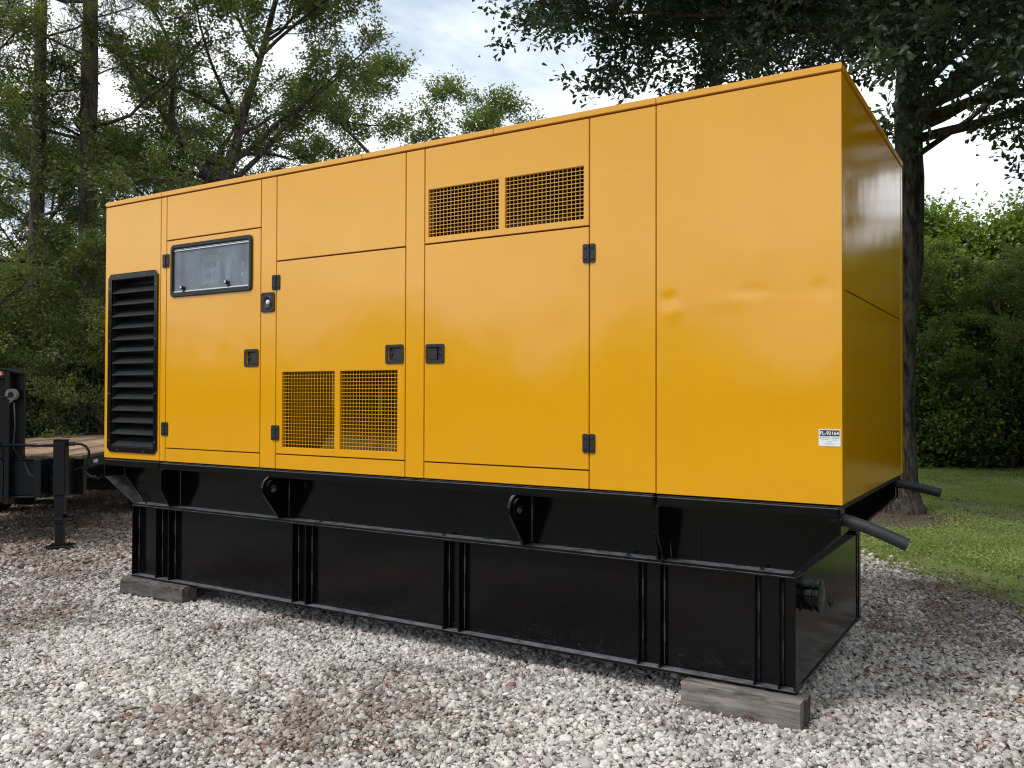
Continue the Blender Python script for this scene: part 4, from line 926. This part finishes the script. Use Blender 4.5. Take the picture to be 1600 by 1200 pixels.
# pines
def pine(seed):
    r2 = np.random.default_rng(seed); h = 15.0
    tk = [(0, 0, -0.1), (0, 0, 0.3), (0.02, 0.0, 3), (0.06, 0.04, 6), (0.10, 0.05, 9), (0.12, 0.08, 12), (0.1, 0.1, 15)]
    b_ = [(0.45+0.54*(k+r2.uniform())/20, k*2.399+r2.normal(0, 0.3), 0.10+r2.normal(0, 0.15), r2.uniform(1.8, 3.4)) for k in range(20)]
    return build_tree(seed, tk, [0.24, 0.17, 0.155, 0.145, 0.12, 0.09, 0.03], b_, nsub=6, ntw=5, per=52, ln=0.22, wd=0.012, twl=0.35, jit=0.03, subr=0.35, wig=0.16, brk=0.009)
pm = tree_meshes('pine', pine(41), 'bark_pine', 'needle')
place('pine_tree', pm, (-10.45, 5.2), 0.0, 0.95, 'pine trunk nearest the left edge of the picture', 'tree', 'tall pines')
place('pine_tree', pm, (-9.05, 5.48), 2.0, 1.12, 'thicker pine trunk standing just left of the generator', 'tree', 'tall pines')
# shrubs
def shrub(seed, h, rad, ncl, per, ln, wd, mat, sig=0.30, low=0.05):
    rng = np.random.default_rng(seed); items, B, D_, Nn = [], [], [], []
    for k in range(ncl):
        z = h*(low+(1-low)*rng.uniform()**0.85); env = rad*math.sqrt(max(0.06, 1-(max(0, z/h-0.35)/0.66)**2)) * rng.uniform(0.45, 1.12)
        a = rng.uniform(0, 2*PI); c = np.array([env*math.cos(a), env*math.sin(a), z])
        if k % 3 == 0:
            s = np.array([rng.normal(0, 0.18), rng.normal(0, 0.18), -0.05]); md = s*0.5+c*0.5+np.array([0, 0, 0.12*h]) ; md[2] = min(md[2], z)
            tq = np.linspace(0, 1, 7)[:, None]; pl = (1-tq)**2*s+2*tq*(1-tq)*md+tq**2*c; items.append((pl, np.linspace(0.03, 0.006, 7), 4))
        sg = sig*rng.uniform(0.5, 1.7); n = int(per*rng.uniform(0.6, 1.4)); off = rng.normal(0, 1, (n, 3))*np.array([sg, sg, sg*0.55])
        out = unit(np.array([c[0], c[1], 0.15*h])); B.append(c+off); D_.append(out*0.5+rng.normal(0, 0.7, (n, 3))+np.array([0, 0, -0.35])); Nn.append(out*0.6+np.array([0, 0, 0.8])+rng.normal(0, 0.5, (n, 3)))
    B, D_, Nn = np.concatenate(B), np.concatenate(D_), np.concatenate(Nn); B[:, 2] = np.maximum(B[:, 2], 0.05)
    V, F = tubes_np(items); LVv, LF = leaves_np(rng, B, D_, Nn, ln, wd)
    return np_mesh('stems', V, F, 'bark_oak', True), np_mesh('foliage', LVv, LF, mat)
sA = shrub(51, 6.2, 2.0, 120, 300, 0.15, 0.09, 'leaf_hedge', 0.32); sB = shrub(52, 5.4, 1.9, 120, 260, 0.11, 0.06, 'leaf_vine', 0.30); sE = shrub(55, 4.6, 1.7, 80, 230, 0.20, 0.13, 'leaf_broad', 0.34)
sC = shrub(53, 3.2, 1.5, 90, 170, 0.09, 0.05, 'leaf_live'); sD = shrub(54, 3.6, 1.6, 90, 170, 0.09, 0.05, 'leaf_olive')
def sh(me, x, y, rz, sc, label, group, name='leafy_shrub'): return place(name, me, (x, y), rz, sc, label, 'shrub', group, 'foliage', 'stems')
HL = 'tall vine covered shrub in the green thicket behind the lawn'; HG = 'thicket of tall shrubs behind the lawn'
row = [(3.2, 19.3, 0.98, 0), (4.6, 18.6, 0.62, 2), (5.2, 20.6, 0.86, 1), (6.7, 19.6, 0.80, 2), (7.0, 21.4, 1.00, 0), (8.4, 21.2, 0.92, 1), (10.0, 22.2, 0.92, 0), (11.8, 23.0, 0.9, 1), (13.8, 23.6, 1.0, 0), (4.2, 21.6, 1.10, 0), (6.1, 22.8, 1.14, 1), (8.0, 23.8, 1.0, 0), (10.6, 25.0, 1.12, 1), (13.2, 26.2, 0.95, 0), (1.6, 20.2, 1.0, 1), (13.5, 18.5, 1.0, 0), (14.2, 14.5, 1.0, 1), (14.0, 10.5, 0.95, 0), (14.5, 6.5, 1.0, 1), (14.2, 2.5, 0.95, 0), (14.6, -1.5, 1.0, 1), (15.2, -5.5, 1.0, 0)]  # shrubs closing this list stand unseen at right, added to block sky light
for i, (x, y, s, k) in enumerate(row):
    lab = {(4.6, 18.6): 'low broad leaved shrub at the foot of the thicket beside the oak trunk', (6.7, 19.6): 'low broad leaved shrub at the right end of the thicket'}.get((x, y), HL)
    sh((sA, sB, sE)[k], x, y, i*1.7, (s, s, s*(0.90+0.2*((i*37) % 10)/10)), lab, HG)
place('broadleaf_tree', kB, (4.45, 18.2), 0.9, 0.50, 'small light green tree at the front of the thicket beside the oak trunk', 'tree')
place('broadleaf_tree', kC, (6.25, 18.9), 2.9, 0.62, 'small leafy tree at the front of the thicket near the right edge', 'tree')
UL = 'dark understory shrub below the trees behind the trailer'; UG = 'understory behind the trailer'
for i, (x, y, s) in enumerate([(-11.4, 3.0, 1.0), (-9.9, 4.1, 0.95), (-8.8, 5.3, 0.9), (-8.4, 6.4, 1.0), (-12.6, 4.6, 1.25), (-11.2, 6.0, 1.2), (-10.2, 7.6, 1.25), (-7.6, 7.6, 1.0)]):
    sh((sC, sD)[i % 2], x, y, i*2.1, s, UL, UG)

# woods on the far sides of the yard, too far to tell trees apart
def woods(name, seed, arc, dist, h, n, label):
    rng = np.random.default_rng(seed); a = rng.uniform(arc[0], arc[1], n); dd_ = dist*rng.uniform(0.92, 1.15, n)
    env = h*(0.72+0.20*np.sin(a*19+1)+0.14*np.sin(a*43)+0.10*np.sin(a*91+2)); z = env*rng.uniform(0.0, 1.0, n)**0.8
    B = np.stack([5+dd_*np.cos(a), dd_*np.sin(a), z], 1); D_ = rng.normal(0, 1, (n, 3)); Nn = np.array([0, 0, 0.8])+rng.normal(0, 0.6, (n, 3))
    V, F = leaves_np(rng, B, D_, Nn, 0.75, 0.5); me = np_mesh(name, V, F, 'leaf_olive'); o = bpy.data.objects.new(name, me); COL.objects.link(o); tag(o, label, kind='stuff'); return o
woods('woodland', 61, (PI*1.02, PI*1.98), 62, 8.5, 42000, 'distant belt of woods across the open yard')
woods('woodland', 62, (PI*0.42, PI*1.0), 48, 9.0, 26000, 'distant woods beyond the trees behind the trailer')

# ------------------------------------------------------------------ loose stones, grass, fallen leaves
rng = np.random.default_rng(71)
def scatter(n_per, D0, D1, seed):
    r2 = np.random.default_rng(seed); x0, x1, y0, y1 = -9.5, 9.5, -3.2, 8.0
    n = int((x1-x0)*(y1-y0)*n_per); P = np.stack([r2.uniform(x0, x1, n), r2.uniform(y0, y1, n)], 1)
    v, D = in_view(P); k = v & (D >= D0) & (D < D1) & inside(P+r2.normal(0, 0.11, P.shape), GR)
    P = P[k]
    hid = (P[:, 0] > 0.9) & (P[:, 0] < 5.2) & (P[:, 1] > 1.0) & (P[:, 1] < 6.2) & (P[:, 0] < 5.6-0.62*(P[:, 1]-2.1))
    tb = ((P[:, 0] > 5.2) & (P[:, 0] < 5.87) & (P[:, 1] > -0.035) & (P[:, 1] < 0.17)) | ((P[:, 0] > 0.2) & (P[:, 0] < 1.03) & (P[:, 1] > 0.0) & (P[:, 1] < 0.18))
    return P[~hid & ~tb]
Pn = scatter(2500, 1.5, 8.2, 72); Pf = scatter(900, 8.2, 17.0, 73)
sn = rng.lognormal(math.log(0.0122), 0.25, len(Pn)); sf = rng.lognormal(math.log(0.0180), 0.25, len(Pf))
big = rng.uniform(0, 1, len(Pn)) < 0.002; sn[big] *= 1.9
Pt = scatter(700, 1.5, 6.5, 74); st_ = rng.uniform(0.004, 0.0085, len(Pt))
P = np.concatenate([Pn, Pf, Pt]); S = np.clip(np.concatenate([sn, sf, st_]), 0.004, 0.042)
# a few stray stones out on the grass edge
V = np.zeros((len(P), 3)); V[:, :2] = P; V[:, 2] = 0.006+S*rng.uniform(0.10, 0.75, len(P)); V[-len(Pt):, 2] += rng.uniform(0.0, 0.016, len(Pt))
me = bpy.data.meshes.new('gravel'); me.vertices.add(len(V)); me.vertices.foreach_set('co', V.astype(np.float32).ravel())
at_ = me.attributes.new('size', 'FLOAT_VECTOR', 'POINT')
sv_ = np.stack([S*rng.uniform(0.9, 1.35, len(S)), S*rng.uniform(0.8, 1.1, len(S)), S*rng.uniform(0.5, 0.9, len(S))], 1); at_.data.foreach_set('vector', sv_.astype(np.float32).ravel())
ar_ = me.attributes.new('turn', 'FLOAT_VECTOR', 'POINT'); rv_ = np.stack([rng.normal(0, 0.45, len(S)), rng.normal(0, 0.45, len(S)), rng.uniform(0, 2*PI, len(S))], 1); ar_.data.foreach_set('vector', rv_.astype(np.float32).ravel())
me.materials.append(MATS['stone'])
gravel = bpy.data.objects.new('gravel', me); COL.objects.link(gravel); tag(gravel, 'loose pale crushed stone spread over the yard', kind='stuff')
ng = bpy.data.node_groups.new('gravel_scatter', 'GeometryNodeTree')
ng.interface.new_socket('Geometry', in_out='INPUT', socket_type='NodeSocketGeometry'); ng.interface.new_socket('Geometry', in_out='OUTPUT', socket_type='NodeSocketGeometry')
gi = N(ng, 'NodeGroupInput'); go = N(ng, 'NodeGroupOutput'); gj = N(ng, 'GeometryNodeGeometryToInstance')
for k in range(7):
    ico = N(ng, 'GeometryNodeMeshIcoSphere'); ico.inputs['Radius'].default_value = 1.0; ico.inputs['Subdivisions'].default_value = 2
    sp_ = N(ng, 'GeometryNodeSetPosition'); po = N(ng, 'GeometryNodeInputPosition'); ns = N(ng, 'ShaderNodeTexNoise', noise_dimensions='4D')
    ns.inputs['W'].default_value = k*7.3+1.1; ns.inputs['Scale'].default_value = 0.95; ns.inputs['Detail'].default_value = 2.5; L(ng, po.outputs[0], ns.inputs['Vector'])
    sb = N(ng, 'ShaderNodeVectorMath', operation='SUBTRACT'); L(ng, ns.outputs['Color'], sb.inputs[0]); sb.inputs[1].default_value = (0.5, 0.5, 0.5)
    ml = N(ng, 'ShaderNodeVectorMath', operation='SCALE'); L(ng, sb.outputs[0], ml.inputs[0]); ml.inputs['Scale'].default_value = 1.5
    L(ng, ico.outputs['Mesh'], sp_.inputs['Geometry']); L(ng, ml.outputs[0], sp_.inputs['Offset'])
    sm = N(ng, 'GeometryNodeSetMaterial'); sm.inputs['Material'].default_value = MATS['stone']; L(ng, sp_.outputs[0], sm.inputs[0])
    ss = N(ng, 'GeometryNodeSetShadeSmooth'); ss.inputs['Shade Smooth'].default_value = k == 0; L(ng, sm.outputs[0], ss.inputs[0])
    L(ng, ss.outputs[0], gj.inputs[0])
ip = N(ng, 'GeometryNodeInstanceOnPoints'); L(ng, gi.outputs[0], ip.inputs['Points']); L(ng, gj.outputs[0], ip.inputs['Instance']); ip.inputs['Pick Instance'].default_value = True
a1 = N(ng, 'GeometryNodeInputNamedAttribute', data_type='FLOAT_VECTOR'); a1.inputs[0].default_value = 'size'; L(ng, a1.outputs[0], ip.inputs['Scale'])
a2 = N(ng, 'GeometryNodeInputNamedAttribute', data_type='FLOAT_VECTOR'); a2.inputs[0].default_value = 'turn'; L(ng, a2.outputs[0], ip.inputs['Rotation'])
rv = N(ng, 'FunctionNodeRandomValue', data_type='INT'); rv.inputs[4].default_value = 0; rv.inputs[5].default_value = 6; L(ng, rv.outputs[2], ip.inputs['Instance Index'])
L(ng, ip.outputs[0], go.inputs[0])
gm = gravel.modifiers.new('scatter', 'NODES'); gm.node_group = ng
# grass
r2 = np.random.default_rng(81); n = 900000
P = np.stack([r2.uniform(2.5, 9.5, n), r2.uniform(2.5, 20.5, n)], 1); v, D = in_view(P, 0.03)
Pj = P+0.10*np.stack([np.sin(P[:, 1]*9+P[:, 0]*4), np.sin(P[:, 0]*11+1)], 1)+r2.normal(0, 0.13, P.shape)-np.array([0.05, 0.07])
k = v & ~inside(Pj, GR) & (r2.uniform(0, 1, n) < np.clip(11.0/D, 0.25, 1.0)**1.6)
pat = np.sin(P[:, 0]*1.7+0.8*np.sin(P[:, 1]*1.3))*np.sin(P[:, 1]*1.05+1.1*np.sin(P[:, 0]*0.9+1))
bare = np.clip((np.hypot(P[:, 0]-5.0, P[:, 1]-8.75)-0.7)/1.2, 0.03, 1.0)*np.clip(1.0-2.6*np.clip(pat-0.15, 0, 1), 0.05, 1)
k &= r2.uniform(0, 1, n) < bare*0.85
k &= P[:, 0] > 4.2+np.where(P[:, 1] > 8, -1.2, 0.2)
P = P[k]; n = len(P); D = D[k]
hgt = r2.uniform(0.020, 0.070, n)*(0.8+0.5*np.clip(pat[k]*-1, 0, 1)); az = r2.uniform(0, 2*PI, n); wv = 0.0040*np.clip(D/9, 1, 2.0)
side = np.stack([np.cos(az), np.sin(az), np.zeros(n)], 1)*wv[:, None]; lean = np.stack([r2.normal(0, 0.5, n), r2.normal(0, 0.5, n), np.ones(n)], 1)*hgt[:, None]
Bq = np.concatenate([P, np.full((n, 1), 0.0)], 1)
V = np.stack([Bq-side, Bq+side, Bq+lean], 1).reshape(-1, 3)
F = np.arange(3*n).reshape(-1, 3)
wk = r2.choice(n, 42000); wb_ = Bq[wk]+np.stack([r2.normal(0, 0.05, 42000), r2.normal(0, 0.05, 42000), r2.uniform(0.012, 0.05, 42000)], 1)
Vw, Fw = leaves_np(r2, wb_, r2.normal(0, 1, (42000, 3))*np.array([1, 1, 0.3]), np.array([0, 0, 1.0])+r2.normal(0, 0.4, (42000, 3)), 0.038, 0.024)
Fw = np.concatenate([Fw[:, [0, 1, 2]], Fw[:, [0, 2, 3]]])+len(V); V = np.concatenate([V, Vw]); F = np.concatenate([F, Fw])
me = np_mesh('grass', V, F, 'grass_blade'); o = bpy.data.objects.new('grass', me); COL.objects.link(o); tag(o, 'patchy short green grass of the lawn', kind='stuff')
# fallen leaves
r2 = np.random.default_rng(91); P = np.stack([r2.uniform(-9, 9.5, 90000), r2.uniform(-3.2, 18, 90000)], 1); v, D = in_view(P)
pat = np.sin(P[:, 0]*1.9+1.3*np.sin(P[:, 1]*0.9))+np.sin(P[:, 1]*1.6+1.7*np.sin(P[:, 0]*0.7+2)); ins = inside(P, GR)
prob = np.where(ins, 0.10+0.35*np.clip(pat, 0, 1), 0.22)+np.where(np.hypot(P[:, 0]-5.0, P[:, 1]-8.75) < 1.9, 0.5, 0)+np.where(P[:, 0] < 0.3-0.5*P[:, 1], 0.35, 0)+np.where((P[:, 0] > 5.4) & (P[:, 1] > 0.6) & (P[:, 1] < 5.2), 0.5, 0)
prob = prob+np.where(P[:, 1] > 16.5, 0.6, 0)
gen = (P[:, 0] > 0.2) & (P[:, 0] < 5.9) & (P[:, 1] > -0.04) & (P[:, 1] < 2.0)
k = v & (r2.uniform(0, 1, len(P)) < prob) & ~gen; P = P[k]; ins = ins[k]; n = len(P)
B = np.concatenate([P, np.where(ins, 0.030, 0.012)[:, None]+r2.uniform(0, 0.012, (n, 1))], 1); D_ = r2.normal(0, 1, (n, 3))*np.array([1, 1, 0.25]); Nn = np.array([0, 0, 1.0])+r2.normal(0, 0.35, (n, 3))
V, F = leaves_np(r2, B, D_, Nn, 0.042, 0.019, 0.2); me = np_mesh('fallen_leaves', V, F, 'litter'); o = bpy.data.objects.new('fallen_leaves', me); COL.objects.link(o); tag(o, 'small brown and red fallen leaves scattered over gravel and lawn', kind='stuff')
